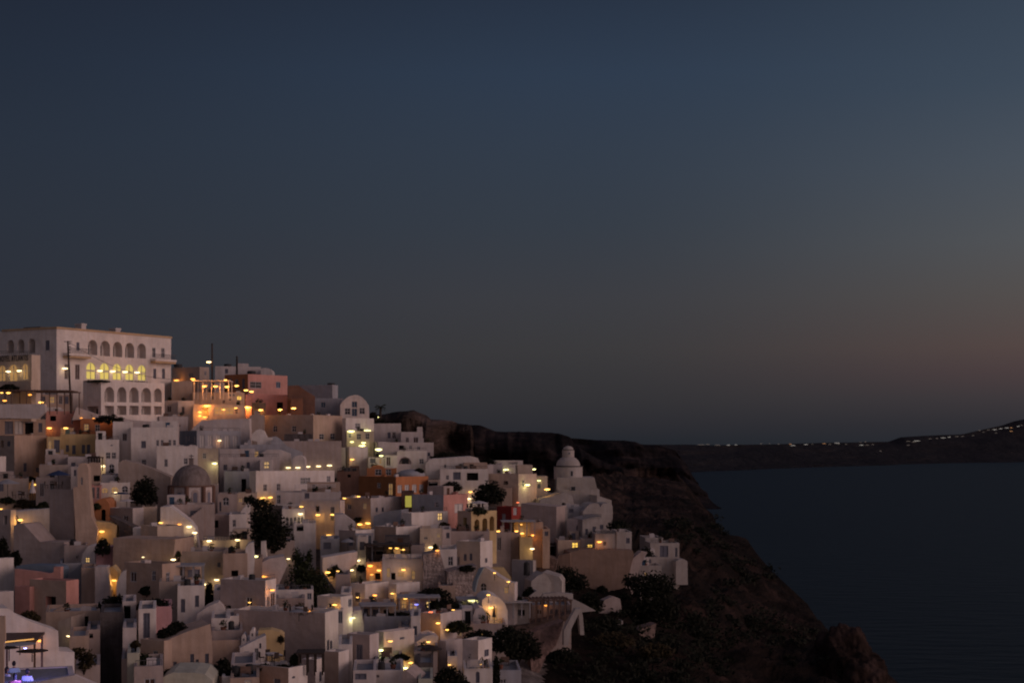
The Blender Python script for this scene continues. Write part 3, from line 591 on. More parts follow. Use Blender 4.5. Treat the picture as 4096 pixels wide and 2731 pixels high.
H('tan half hidden house beside the orange house', None, 1415, 1570, 1170, 1340, 't', [(1480,1240,120,90,'o')], Y=243, clutter=0)
H('deep orange upper house with white trimmed windows', None, 612, 1000, 1020, 1150, 'o', [(700,1070,24,84,'w'),(762,1072,86,80,'d'),(895,1070,70,80,'d')], Y=247, clutter=0)
W('rounded orange gable over the deep orange upper house', [(640,1030),(690,990),(750,978),(810,990),(850,1030)], 'o', 4, 3, Y=248, ext=0, cat='gable', name='round_gable')
H('long orange house with a row of pale shutters and white trim', 505, 990, 1412, 1130, 1345, 'o', [(1040,1290,58,104,'w'),(1135,1286,58,104,'w'),(1232,1282,60,106,'w'),(1325,1278,58,106,'w')], a=56, Y=238, clutter=0, colL='d')
H('low brown stone house left of the long orange house', None, 225, 520, 1060, 1310, 'b', [(385,1120,40,40,'o')], Y=242)
H('white flat house far right beyond the barrel vault', None, 2100, 2260, 975, 1200, 'V', [(2155,1000,60,36,'o')], Y=262)
rg('D')
H('white roofs cluster behind the two greenish lamps', None, 5, 165, 446, 640, 'V', Y=275)
H('long low white house under the dark slope above the lamps', None, 60, 430, 396, 640, 'V', [(300,425,120,30,'o')], Y=284)
H('small cream house between the two greenish lamps', None, 362, 560, 458, 640, 'c', [(430,470,60,26,'d')], Y=272, clutter=0)
H('cream corner house washed by a greenish lamp left of the bell tower church', -20, 370, 608, 572, 930, 'c', [], a=50, Y=250, Lw=[(205,688,58,50,'o')], clutter=0)
H('low cream house between the corner house and the domed church', None, 608, 750, 600, 900, 'c', [(640,730,40,60,'s')], Y=258)
H('small cream annex under the greenish washed corner house', None, 160, 290, 755, 960, 'n', Y=247)

rg('A')
def fascia_text():
    cu = bpy.data.curves.new('lettering', 'FONT'); cu.body = 'HOTEL ATLANTIS'; cu.size = 1.35; cu.extrude = .03; cu.space_character = 1.25
    o = bpy.data.objects.new('lettering', cu); COL.objects.link(o); bpy.context.view_layer.update()
    me = bpy.data.meshes.new_from_object(o.evaluated_get(bpy.context.evaluated_depsgraph_get())); bpy.data.objects.remove(o)
    me.materials.clear(); me.materials.append(M_ME); t = bpy.data.objects.new('lettering', me); COL.objects.link(t); t.parent = WING
    A = R_(62); Y1 = 236; X1 = (uv(415, 0)[0] - CU) / F * Y1
    tt = (uv(-10, 0)[0] - CU) / F; s = (tt * Y1 - X1) / (-math.sin(A) - tt * math.cos(A)); t2 = (uv(370, 0)[0] - CU) / F; s2 = (t2 * Y1 - X1) / (-math.sin(A) - t2 * math.cos(A))
    wd = max(v.co.x for v in me.vertices); k = (s - s2) / wd; t.scale = (k, 1, 1)
    Yp = Y1 + s * math.cos(A); t.location = (-.05, s, zz(uv(0, 540)[1], Yp) - WING.location.z); t.rotation_euler = (R_(90), 0, R_(-90))
fascia_text()
rg('E')
H('cream house with balcony recess at the left edge below the pergola', None, -40, 600, 120, 345, 'n', [(120,230,110,170,'s'),(250,230,110,170,'w'),(385,230,110,170,'o'),(530,230,50,120,'s')], Y=229, clutter=0)
H('tall cream house with ledges under the balcony house at the left edge', -60, 190, 612, 330, 840, 'n', [(330,745,42,110,'s'),(285,797,50,40,'s'),(497,780,50,60,'s')], a=56, Y=226, clutter=0, colL='t')
H('salmon pink house below the restaurant with two lamps', None, 598, 1062, 10, 280, 'p', [], Y=238, clutter=0)
W('salmon pink side wall dropping toward the orange wall', [(950,280),(950,20),(1010,40),(1110,95),(1110,280)], 'p', 10, 4, Y=239)
H('burnt orange house between the salmon house and the big white house', None, 1050, 1475, 112, 400, 'o', [], Y=234, clutter=0)
W('white sloping stair wall dropping from the hotel wing', [(940,130),(1000,-40),(1290,60),(1740,130),(2330,170),(2330,270),(1300,160),(1100,120)], 'V', 10, 2, Y=240)
H('big white tower-like house with one brown shuttered window', None, 1470, 1728, 148, 700, 'W', [(1625,350,60,100,'b')], Y=229, clutter=0)
H('big white house with two balconies below the arcaded hotel', None, 1718, 2335, 226, 880, 'W', [(1882,450,62,94,'s'),(2065,430,36,76,'d'),(2125,430,36,76,'d'),(2225,428,36,76,'d'),(2285,428,36,72,'d'),(1886,688,60,84,'d'),(2152,690,62,106,'d')], Y=227, clutter=0)
H('white lower wing stepping down from the big white house', None, 1250, 1560, 385, 860, 'W', [(1415,594,62,84,'d'),(1490,594,58,84,'d'),(1462,460,30,14,'s')], Y=224, clutter=0)
H('yellow house with white trim and a row of grey windows', None, 785, 1250, 312, 620, 'y', [(880,500,40,90,'s'),(965,516,46,118,'s'),(1090,510,44,116,'s'),(1155,507,44,116,'s')], Y=230, clutter=0)
H('narrow house with a yellow lit alcove left of the yellow house', None, 612, 790, 345, 730, 'y', [(652,480,44,160,'i'),(742,470,76,166,'s')], Y=228, clutter=0)
H('grey terrace house under the yellow house', None, 590, 890, 580, 760, 'm', Y=220)
H('white terrace house with a dark pergola under the yellow house', None, 885, 1290, 612, 760, 'V', [], Y=219, clutter=0)
H('white house with a round arched doorway beside a white lamp', None, 1380, 1542, 640, 860, 'W', [(1460,760,68,110,'da')], Y=217, clutter=0)
H('bright white house at the left edge above the awnings', -60, -10, 75, 602, 930, 'W', a=50, Y=212, clutter=0)
H('beige wall house behind the dark blue umbrella', None, 515, 890, 716, 1040, 't', Y=213, clutter=0)
H('grey house with awning at the far left', None, -60, 380, 895, 1130, 't', [(20,1000,60,120,'s')], Y=208, clutter=0)
H('dark terrace house under the dark blue umbrella', None, 470, 950, 880, 1060, 'm', Y=209, clutter=0)
H('narrow white house pressed against the beige tower', None, 925, 1025, 740, 1040, 'V', [(980,820,30,80,'s')], Y=207, clutter=0)
W('tall beige tapering bell wall with a slit window', [(985,1780),(985,1560),(955,1010),(1012,1000),(1012,770),(1040,700),(1085,688),(1130,705),(1152,770),(1165,1000),(1200,1400),(1275,1560),(1230,1780)], 'n', 10, 3.2, [(1068,925,26,96,'d')], Y=186, cat='bell tower', name='bell_wall')
H('rose tan blank wall left of the beige bell wall', 650, 972, 996, 1038, 1780, 'm', a=70, Y=188, clutter=0)
H('brown belfry house with a dark square opening beside the bell wall', None, 1155, 1312, 690, 1000, 'n', [(1262,890,86,78,'o')], Y=206, clutter=0)
H('red brown shuttered house under the belfry house', None, 1180, 1318, 985, 1230, 'p', [(1215,1080,36,150,'b'),(1275,1080,36,150,'b')], Y=200, clutter=0)
W('small orange chapel with a pointed gable and arched doorway', [(1205,1470),(1210,1310),(1245,1200),(1290,1170),(1335,1150),(1380,1160),(1425,1220),(1435,1470)], 'o', 6, 6, [(1350,1375,62,165,'oa')], Y=193, cat='chapel', name='chapel')
H('grey balcony house under the white lamp', None, 1330, 1555, 845, 1010, 'g', Y=209, clutter=0)
H('white house with a pale balustrade balcony', None, 1550, 1705, 850, 1010, 'V', [(1620,890,100,60,'s')], Y=211, clutter=0)
H('white house with three arches and a bright blue awning', None, 1315, 1702, 948, 1150, 'W', [(1372,1052,82,70,'ia'),(1502,1046,90,84,'ia'),(1636,1034,80,86,'da')], Y=205, clutter=0)
W('brown sloping wall behind the dome church', [(1545,1230),(1545,700),(1600,650),(1750,682),(2000,770),(2230,870),(2230,1230)], 't', 8, 5, Y=209)
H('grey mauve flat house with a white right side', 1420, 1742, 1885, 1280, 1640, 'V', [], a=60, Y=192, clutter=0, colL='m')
H('cream cube house with a small dark recess', None, 1860, 2055, 1262, 1560, 'c', [(1890,1310,50,60,'b')], Y=194, clutter=0)
rg('F')
H('white lower block with a corniced top beside the dome church', None, -110, 428, 143, 520, 'W', [(12,362,44,100,'d'),(270,340,52,80,'d')], Y=219, clutter=0)
H('tan house with a greenish yellow lamp on its flank', None, 430, 695, 172, 640, 't', [(515,270,48,70,'d')], Y=226, clutter=0)
H('long mauve white terrace house above the string of lights', None, 712, 1500, 288, 500, 'V', [(900,430,60,70,'w'),(790,420,50,70,'s'),(1090,400,40,90,'s')], Y=236, clutter=0)
H('grey shadowed house with a dark doorway left of the long white house', None, 770, 1195, 470, 790, 'g', [(1030,655,62,170,'o')], Y=228)
H('long white house with a railed balcony and lights strung on its roof', 1100, 1185, 2212, 468, 790, 'W', [(1307,685,52,90,'d'),(1482,675,50,94,'d'),(1830,590,130,86,'d'),(2136,562,50,76,'d')], a=44, Y=223, clutter=0)
H('small glass roofed hut with two lit windows on the long white house', None, 1240, 1400, 322, 480, 'V', [(1325,366,72,42,'l'),(1325,413,72,40,'l')], Y=231, clutter=0)
W('small white barrel vault above the string of lights', [(1665,430),(1668,310),(1700,275),(1750,262),(1800,278),(1825,320),(1828,430)], 'V', 5, 6, [(1750,330,100,90,'da')], Y=236, cat='roof', name='vault_roof')
W('pale sloping roof behind the string of lights', [(1180,300),(1200,268),(1330,190),(1500,190),(1640,240),(1680,300)], 'V', 8, 5, Y=240, cat='roof', name='sloping_roof')
H('white lower front with doors under the railed balcony', None, 1450, 2300, 745, 960, 'V', [(1487,838,50,118,'d'),(1855,790,60,70,'s'),(1960,780,60,70,'s'),(2145,770,40,70,'s')], Y=217, clutter=0)
H('rose tan chapel with pilasters beside the big dark tree', None, 692, 945, 770, 1060, 'm', [(800,865,80,110,'da'),(725,930,26,120,'s')], Y=211, clutter=0)
H('cream house hidden behind the chapel with a yellow lit patch', None, 945, 1200, 760, 1080, 'c', [(985,850,60,60,'i')], Y=216, clutter=0)
H('grey house above the dome church terrace', None, 430, 700, 640, 800, 'm', [], Y=222, clutter=0)
W('grey vaulted house with one dark doorway below the chapel', [(455,1360),(480,1130),(560,1062),(640,1040),(700,1034),(842,1042),(842,1360)], 'm', 5, 7, [(660,1160,74,96,'o')], Y=202, cat='house', name='vault_house', group=HG)
H('white house with a little gable left of the big dark tree', None, 842, 1060, 1032, 1260, 'W', [(906,1150,44,96,'d')], Y=200, clutter=0)
W('white sloping buttress ending at the big dark tree', [(980,1040),(990,1000),(1070,905),(1120,900),(1110,1040)], 'W', 10, 3, Y=204)
W('white curved wall sweeping down left of the palm', [(-60,1340),(-60,940),(60,928),(170,1010),(330,1130),(400,1230),(440,1300),(440,1340)], 'W', 8, 5, [(225,1215,40,70,'s')], Y=191)
H('small white stepped house under the curved wall', None, 138, 372, 1325, 1540, 'V', [(270,1440,60,20,'i'),(280,1480,80,24,'i')], Y=184, clutter=0)
H('long cream terrace house lit by two lamps beneath the palm', None, 495, 1165, 1370, 1660, 'c', [], Y=186, clutter=0)
H('white house with five tall windows right of the big dark tree', None, 1530, 1822, 962, 1220, 'W', [(1600,1130,36,100,'d'),(1650,1130,36,110,'d'),(1700,1125,34,110,'d'),(1748,1120,34,110,'d'),(1792,1115,30,110,'d')], Y=206, clutter=0)
H('white terrace house with two dark square openings right of the tree', None, 1685, 1972, 1148, 1370, 'W', [(1768,1212,90,80,'o'),(1892,1190,88,72,'o')], Y=201, clutter=0)
H('dark brown balcony house half hidden by the big dark tree', None, 1375, 1530, 930, 1120, 'k', Y=209, clutter=0)
rg('G')
H('long mauve house lit yellow at its foot by a lamp', -330, 200, 260, 198, 460, 'V', [], a=74, Y=209, clutter=0)
H('white zigzag house with a yellow glow on its shaded side', 200, 602, 1012, 168, 480, 'V', [(680,320,30,60,'s'),(760,320,30,60,'s')], a=54, Y=211, clutter=0, colL='n')
H('brown framed glass door glowing yellow green', None, 1000, 1160, 92, 330, 'b', [(1092,212,84,150,'z')], Y=214, clutter=0)
H('grey and salmon pink house with white shutters', 1135, 1545, 1862, 128, 600, 'p', [(1745,300,110,120,'w')], a=60, Y=208, clutter=0, colL='g')
H('white house with a bright lit window and a planter', 1000, 1135, 1612, 362, 640, 'W', [(1510,412,66,98,'l'),(1575,395,44,90,'s')], a=46, Y=202, clutter=0)
W('grey stairway wall below the zigzag house', [(610,540),(640,400),(780,350),(1000,320),(1000,540)], 'g', -10, 4, Y=206, name='stair_wall')
W('white sloping roof wall beside twin lamps', [(128,600),(128,385),(245,378),(400,490),(415,600)], 'V', 8, 5, Y=203)
H('white house with three pale windows above the stone walls', 650, 930, 1245, 545, 800, 'W', [(985,700,34,86,'w'),(1030,700,30,86,'w'),(1078,694,30,86,'w')], a=50, Y=196, clutter=0, colL='n')
H('grey and white house with a framed gateway', 185, 402, 652, 590, 900, 'W', [], a=56, Y=195, clutter=0, colL='m')
H('small white house behind the framed gateway', None, 415, 555, 670, 900, 'W', [(485,790,66,110,'s')], Y=190, clutter=0)
H('yellow lit house with rounded corner and a tiny door', None, 1245, 1530, 562, 830, 'c', [(1320,690,48,30,'b'),(1490,660,54,54,'i')], Y=195, clutter=0)
H('white annex with a shuttered window right of the yellow lit house', None, 1530, 1645, 575, 830, 'V', [(1605,655,44,76,'s')], Y=197, clutter=0)
H('ochre arcade house with three tall arches', 1730, 1910, 2242, 345, 660, 'y', [(1985,515,66,140,'Oa'),(2088,525,66,190,'Oa'),(2180,500,60,190,'Oa')], a=44, Y=203, clutter=0, colL='n')
H('pale grey roof house below the ochre arcade', None, 1640, 2150, 600, 800, 'm', Y=199)
H('cream house with glowing facade and three narrow doors', 1722, 2032, 2192, 735, 1110, 'W', [(2110,980,30,60,'s')], a=58, Y=190, clutter=0, colL='c', Lw=[(1745,985,36,110,'b'),(1835,940,40,90,'s'),(1910,935,36,90,'s')])
H('white house with a tall door left of the glowing facade', None, 1495, 1728, 835, 1140, 'W', [(1642,990,68,120,'d')], Y=189, clutter=0)
H('dark timber veranda house with hanging lamps', None, 540, 1112, 805, 960, 'k', [(700,870,180,70,'o'),(930,870,120,70,'i')], Y=189, clutter=0)
W('long white retaining wall above the second dark tree', [(-30,1120),(-30,945),(420,866),(425,1010),(330,1080),(230,1165)], 'W', 12, 3, Y=184)
H('white balcony house with striped railings and warm wall lamps', None, 742, 1275, 962, 1400, 'W', [(825,1140,46,126,'i'),(890,1190,56,96,'o'),(985,1165,80,56,'i'),(1150,1172,48,118,'i')], Y=182, clutter=0)
H('warm lit terrace house left of the balcony house', None, 540, 742, 1000, 1300, 'n', [(610,1210,60,100,'i'),(690,1190,70,90,'o')], Y=184, clutter=0)
W('rough stone retaining wall right of the balcony house', [(1270,1310),(1285,905),(1500,862),(1535,980),(1570,1120),(1590,1310)], 's', 6, 4, Y=181, mat_=CM['s'])
W('lower rough stone wall lit yellow at its right end', [(1590,1430),(1600,1130),(1760,1090),(1990,1050),(1930,1230),(1900,1430)], 's', 10, 4, Y=180, mat_=CM['s'])
H('white house with twin warm lamps below the striped railings', 330, 520, 832, 1290, 1600, 'W', [(590,1500,40,70,'s'),(680,1500,50,60,'i')], a=56, Y=176, clutter=0)
H('white house with recessed dark corner right of the twin lamps', 830, 932, 1240, 1290, 1560, 'W', [], a=52, Y=177, clutter=0)
W('white church side with a tall pointed gable and arched window', [(1880,1500),(1905,1320),(1990,1130),(2080,1066),(2100,1070),(2260,1180),(2405,1268),(2476,1272),(2476,1500)], 'V', -14, 1.6, [(2070,1335,80,110,'da'),(2366,1370,60,90,'i')], Y=184, cat='church', name='gabled_church')
W('dark buttress leaning on the pointed gable', [(1900,1330),(1935,1250),(2010,1080),(2072,1072),(1990,1230),(1950,1400)], 'B', -8, 1.2, Y=181, cat='buttress', name='buttress', ext=0)
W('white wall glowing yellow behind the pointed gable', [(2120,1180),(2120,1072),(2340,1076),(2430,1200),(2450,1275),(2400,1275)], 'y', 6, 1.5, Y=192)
rg('D')
H('dark red house with white window frames and a pale flat roof', 90, 282, 405, 1002, 1240, 'r', [(330,1060,46,96,'w')], a=46, Y=225, clutter=0, Lw=[(180,1130,46,80,'w')], roofm=ROOFW)
H('warm lit cream terraces below the red house', None, 320, 530, 1195, 1420, 'y', [(420,1300,50,60,'i')], Y=216, clutter=0)
H('cream stepped house left of the big grey wall', None, 525, 690, 1200, 1430, 'n', Y=217)
H('small cream house with pilasters left of the big grey wall', None, 685, 780, 1290, 1440, 'n', [(735,1350,50,60,'s')], Y=216, clutter=0)
W('tall blank mauve wall below the domed church', [(405,1250),(405,955),(868,1000),(868,1410),(760,1400),(690,1200),(520,1180)], 'm', -20, 5, Y=232)
H('grey shaded house under the ochre terraces', None, 0, 270, 1330, 1640, 'm', Y=212)
H('cream house next to the grey shaded house', None, 268, 395, 1330, 1640, 'n', Y=213)
H('ochre lit narrow wall between lamps', None, 392, 560, 1395, 1640, 'y', Y=211, clutter=0)
# ---- domed bell tower church on the right
rg('D')
def px_to(x, y, Y):
    U, V = uv(x, y); return (U - CU) / F * Y, zz(V, Y)
def dome_tower():
    Y = 262; place('white church tower with stacked domes, highest of the right hand cluster')
    cx = px_to(1022, 0, Y)[0]; S = Y / F / 3.26667
    root = empty('church_tower', (cx, Y, px_to(0, 1000, Y)[1] - 4)); tag(root, 'white church tower with stacked domes, highest of the right hand cluster', 'church')
    z0 = root.location.z
    def Z(y): return px_to(0, y, Y)[1] - z0
    r = 187 * S
    bm = bmesh.new(); lathe(bm, [(r, Z(640)), (r, Z(472)), (r * .985, Z(468))], 32)
    mesh_obj('drum', bm, CM['U'], root, True)
    bm = bmesh.new(); lathe(bm, [(r * 1.0, Z(476)), (r * 1.03, Z(476)), (r * 1.03, Z(464)), (r * .95, Z(464))], 32); mesh_obj('cornice', bm, M_ME, root)
    bm = bmesh.new(); r2 = 158 * S; H_ = Z(335) - Z(468)
    lathe(bm, [(r2 * math.cos(k * math.pi / 2 / 9) if k < 7 else r2 * math.cos(7 * math.pi / 18) , Z(468) + H_ * math.sin(k * math.pi / 2 / 9) ** 1.0) for k in range(8)] + [(0, Z(335))], 32)
    mesh_obj('dome', bm, CM['U'], root, True)
    bm = bmesh.new(); r3 = 78 * S; lathe(bm, [(r3, Z(350)), (r3, Z(258))], 24); mesh_obj('lantern', bm, CM['U'], root, True)
    bm = bmesh.new(); lathe(bm, [(r3, Z(259)), (r3 * 1.06, Z(259)), (r3 * 1.06, Z(251)), (r3 * .8, Z(251))], 24); mesh_obj('lantern_cornice', bm, M_ME, root)
    bm = bmesh.new(); r4 = 68 * S; lathe(bm, [(r4 * math.cos(k * math.pi / 16), Z(254) + (Z(205) - Z(254)) * math.sin(k * math.pi / 16)) for k in range(9)], 24); mesh_obj('lantern_dome', bm, CM['U'], root, True)
    bm = bmesh.new(); tube(bm, (0, 0, Z(207)), (0, 0, Z(180)), .05); tube(bm, (-.28, 0, Z(190)), (.28, 0, Z(190)), .05); mesh_obj('cross', bm, M_ME, root)
    for x, y, w_, h_, rr in ((1062, 562, 40, 76, r), (1032, 302, 30, 34, r3)):
        s = (x - 1022) * S; yy = -math.sqrt(max(0, rr * rr - s * s)) - .03
        bm = bmesh.new(); bx(bm, s - w_ / 2 * S, s + w_ / 2 * S, yy - .03, yy + .25, Z(y + h_ / 2), Z(y - h_ / 2)); wo = mesh_obj('window', bm, M_FR, root)
        bm = bmesh.new(); bx(bm, s - w_ / 2 * S + .1, s + w_ / 2 * S - .1, yy - .045, yy, Z(y + h_ / 2) + .1, Z(y - h_ / 2) - .1); mesh_obj('pane', bm, M_GL, wo)
    # stepped body
    def trap(name, xa, xb, xc, xd, yt, yb, dy0, dep):
        bm = bmesh.new(); pa = [((xa - 1022) * S, Z(yb)), ((xb - 1022) * S, Z(yb)), ((xc - 1022) * S, Z(yt)), ((xd - 1022) * S, Z(yt))]
        f = [bm.verts.new((p[0], dy0, p[1])) for p in pa]; g = [bm.verts.new((p[0], dy0 + dep, p[1])) for p in pa]
        bm.faces.new(f); bm.faces.new(g[::-1])
        for i in range(4): bm.faces.new((f[i], g[i], g[(i+1) % 4], f[(i+1) % 4]))
        return mesh_obj(name, bm, CM['U'], root)
    trap('base', 860, 1410, 1352, 868, 612, 860, -3.2, 9.5)
    trap('lower_body', 868, 1430, 1412, 880, 764, 1040, -4.0, 11)
    s = (1075 - 1022) * S; bm = bmesh.new(); bx(bm, s - .45, s + .45, -4.08, -3.9, Z(782), Z(722)); wo = mesh_obj('window', bm, M_FR, root)
    bm = bmesh.new(); bx(bm, s - .36, s + .36, -4.1, -4.06, Z(778), Z(727)); mesh_obj('pane', bm, M_GL, wo)
dome_tower()
W('white gabled wing left of the domed church body', [(640,1020),(648,905),(800,868),(975,815),(1078,858),(1100,985),(1100,1020)], 'U', 10, 6, [(962,965,44,36,'o')], Y=250, cat='church', name='gabled_wing')
W('white wing sloping down right of the domed church body', [(1380,1060),(1400,850),(1480,878),(1590,915),(1600,1060)], 'U', 14, 6, Y=254, cat='church', name='side_wing')
H('tall narrow white house with one small window below the church', None, 865, 1008, 1002, 1420, 'U', [(922,1140,34,62,'d')], Y=236, clutter=0)
H('shaded grey white house in the middle of the church cluster', 1000, 1210, 1262, 1165, 1560, 'U', [(1100,1300,60,60,'b')] , a=66, Y=232, clutter=0, colL='V')
W('rounded white vault below the church with a grey side', [(1195,1150),(1215,1060),(1300,965),(1375,950),(1420,960),(1455,1040),(1470,1150)], 'U', 8, 6, Y=238, cat='house', name='vault_house', group=HG)
W('tall white vault at the right edge of the church cluster', [(1430,1240),(1440,1010),(1470,960),(1550,950),(1600,985),(1606,1080),(1580,1240)], 'U', 8, 6, Y=240, cat='house', name='vault_house', group=HG)
H('shadowed grey court house between tall narrow house and vaults', None, 975, 1210, 1000, 1200, 'g', [(1060,1050,60,50,'s')], Y=240, clutter=0)
W('white house with three windows and a leaning right side below the vaults', [(1205,1500),(1210,1170),(1330,1140),(1455,1118),(1490,1180),(1530,1300),(1535,1500)], 'U', 10, 7, [(1262,1325,36,76,'s'),(1362,1300,46,86,'s'),(1458,1276,46,86,'s')], Y=229, cat='house', name='leaning_house', group=HG)
H('white terrace house lit by a lamp at the right below the church', None, 1375, 1650, 1350, 1600, 'U', [(1500,1480,40,50,'s')], Y=224, clutter=0)
H('white house with one shutter at the far right of the church cluster', None, 1648, 1848, 1326, 1600, 'U', [(1797,1440,50,72,'s')], Y=224, clutter=0)
rg('I')
H('cream basement with the brightest yellow lit window', None, 885, 1195, 62, 240, 'c', [(1110,138,84,94,'Y')], Y=226, clutter=0)
H('white basement with the second yellow lit window', None, 1190, 1520, 40, 230, 'U', [(1308,145,74,58,'Y')], Y=226, clutter=0)
W('huge curved tan retaining wall under the church cluster', [(1020,420),(1040,222),(1180,190),(1500,186),(1865,196),(1882,250),(1830,450),(1700,640),(1560,700),(1290,700),(1150,560)], 'N', 6, 6, Y=221, ext=4)
W('tan shaded wall with a dark recess left of the curved retaining wall', [(880,560),(890,270),(1050,230),(1060,560)], 'N', -10, 4, [(1000,285,60,60,'o')], Y=220)
H('black glass sided house in the gap left of the basement', None, 570, 880, 98, 330, 'k', [(720,190,260,150,'o')], Y=229, clutter=0)
W('dark brown earth bank under the black house', [(500,460),(505,200),(700,250),(880,320),(800,460)], 'e', -8, 3, Y=219, mat_=CM['e'])
rg('P')
H('white framed terrace house farthest right above the cliff', None, 1960, 2340, 360, 640, 'U', [(2140,470,110,150,'s'),(2300,480,30,120,'s')], Y=240, clutter=0)
H('long thin white roof house above the rightmost terrace', None, 1900, 2130, 292, 470, 'U', Y=248, clutter=0)
H('small white house with chimney left of the rightmost terrace', None, 1780, 2080, 545, 760, 'U', [(1950,600,60,50,'s')], Y=234, clutter=0)
W('little rounded white vault at the extreme right of the town', [(2300,660),(2300,600),(2340,575),(2400,570),(2450,600),(2455,660)], 'U', 6, 5, Y=238, cat='house', name='vault_house', group=HG)
H('low pale terrace above the large dark bush on the cliff', None, 1820, 2110, 655, 760, 'U', Y=229, clutter=0)
W('mauve stair ramp running down beside the curved retaining wall', [(1560,900),(1700,700),(1740,560),(1850,470),(1930,480),(1840,640),(1700,880),(1640,920)], 'm', 10, 2, Y=222, cat='stairway', name='stair_ramp')
rg('I')
H('white roof house with parapet and a black water tank', 280, 560, 590, 330, 640, 'U', [], a=66, Y=206, clutter=0, colL='g')
W('white barrel vault leaning toward the dark tree by the water tank', [(480,760),(520,620),(590,530),(700,482),(760,500),(900,540),(940,600),(935,760)], 'U', -8, 4, Y=200, cat='house', name='vault_house', group=HG)
W('white half vault in front of the leaning barrel vault', [(520,740),(540,600),(620,530),(700,490),(760,540),(800,620),(790,740)], 'U', 12, 4, Y=198, cat='house', name='vault_house', group=HG)
W('white stair wall rising to the barrel vault', [(480,860),(480,820),(610,720),(640,730),(640,860)], 'U', 8, 2.5, Y=192, name='stair_wall')
W('low pale sea wall behind the pergola terrace', [(1060,1000),(1062,832),(1100,838),(1240,905),(1385,985),(1200,1005)], 'U', 6, .6, Y=186, ext=0)
W('pale curved walkway parapet above the pergola terrace', [(640,860),(700,765),(860,748),(1085,765),(1085,830),(880,850)], 'U', 6, 1, Y=193, ext=0)
H('white house end of the pergola terrace with a dark window', None, 225, 520, 895, 1160, 'U', [(400,1010,110,80,'o')], Y=184, clutter=0)
H('brown lit terrace front under the pergola', None, 520, 1060, 905, 1100, 'm', [(640,1000,90,70,'b'),(830,990,100,60,'s')], Y=187, clutter=0)
W('brown stone band wall carrying the pergola terrace', [(330,1270),(330,1190),(560,1150),(1100,1010),(1110,1060),(880,1150),(600,1230)], 'e', 8, 3, Y=183, mat_=CM['e'])
W('rose stone retaining wall below the pergola terrace', [(560,1640),(500,1300),(640,1230),(960,1120),(930,1250),(860,1440),(740,1570)], 'e', 8, 3, Y=179, mat_=mat('rose_stone', (0.30, 0.20, 0.175), var=0.3, scale=1.6, bump=1.0, spec=.1))
W('long white leaning buttress under the pergola', [(965,1440),(968,1240),(1040,1100),(1118,960),(1190,958),(1150,1040),(1060,1230),(1020,1440)], 'U', 6, 1.5, Y=177, cat='buttress', name='buttress', ext=0)
W('short white upright buttress under the pergola', [(1182,1245),(1160,1040),(1160,965),(1195,958),(1215,1060),(1232,1245)], 'U', 6, 1.5, Y=178, cat='buttress', name='buttress', ext=0.5)
W('small white hut alone on the dark slope', [(1640,1260),(1620,1170),(1590,1160),(1610,1140),(1740,1115),(1750,1260)], 'U', 10, 4, Y=205, cat='hut', name='slope_hut')
W('tan stone wall standing alone on the dark cliff slope', [(1850,1500),(1840,1275),(2000,1205),(2175,1150),(2150,1330),(2080,1400),(2080,1500)], 'e', 12, 2.5, Y=208, mat_=mat('tan_stone', (0.26, 0.185, 0.16), var=0.28, scale=1.4, bump=1.0, spec=.1))
W('pale curved terrace edge beside the dark slope', [(1420,1010),(1440,870),(1600,800),(1700,830),(1720,960),(1560,1050)], 'm', 8, 2, Y=209)
# ---- lower left
rg('J')
W('bright white wall with a diagonal yellow light streak', [(280,560),(270,255),(180,150),(300,136),(668,106),(692,180),(698,560)], 'W', 22, 3, Y=192)
W('large grey mauve blank wall under the lit diagonal', [(180,870),(178,330),(250,305),(310,310),(420,430),(520,542),(700,545),(838,548),(838,870)], 'm', -12, 4, Y=184)
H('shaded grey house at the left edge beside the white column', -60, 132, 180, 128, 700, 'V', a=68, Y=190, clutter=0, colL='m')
H('grey stepped house under the beige bell wall', None, 835, 1140, 590, 900, 'm', Y=180, clutter=0)
W('white curved wall with an orange lit niche', [(1055,960),(1058,820),(1080,700),(1140,605),(1180,592),(1245,590),(1252,960)], 'W', 8, 4, [(1145,780,60,70,'l')], Y=178)
H('flat grey roof house below the orange lit niche', None, 780, 1300, 822, 1000, 'g', Y=176, clutter=0)
H('pale house with a carved white panel above the red terrace', -60, -20, 182, 762, 1000, 'W', a=50, Y=172, clutter=0)
W('red sided blue topped terrace wall shaped like a boat', [(195,1010),(195,905),(210,860),(400,845),(700,850),(770,870),(790,910),(720,995),(450,1010)], 'B', -6, 2.5, Y=171)
W('red painted parapet along the blue topped terrace', [(198,1000),(195,900),(420,925),(640,955),(700,940),(705,870),(790,870),(790,1000)], 'p', -6, 0.8, Y=169.5)
H('square pink and tan house with a big black window', 392, 868, 1032, 1052, 1500, 'p', [], a=66, Y=160, clutter=0, Lw=[(668,1330,132,152,'o')], colL='n')
H('red flank of the square pink house', 190, 385, 420, 1130, 1400, 'p', a=70, Y=161, clutter=0, colL='p')
H('low white house with pots at the left edge', -60, -20, 182, 1200, 1440, 'V', a=50, Y=158, clutter=0)
H('beige chimney house above the dark alley', None, 1060, 1250, 882, 1180, 'n', [], Y=170, clutter=0)
W('white tapering wall left of the yellow lit steps', [(1245,1260),(1240,870),(1390,870),(1420,1000),(1450,1180),(1450,1260)], 'V', 8, 3, Y=168)
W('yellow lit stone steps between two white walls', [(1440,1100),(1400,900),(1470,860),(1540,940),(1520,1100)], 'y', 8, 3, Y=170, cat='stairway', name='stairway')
W('white wall slab right of the yellow lit steps', [(1530,1240),(1520,1080),(1590,940),(1650,905),(1650,1240)], 'W', 10, 3, Y=166)
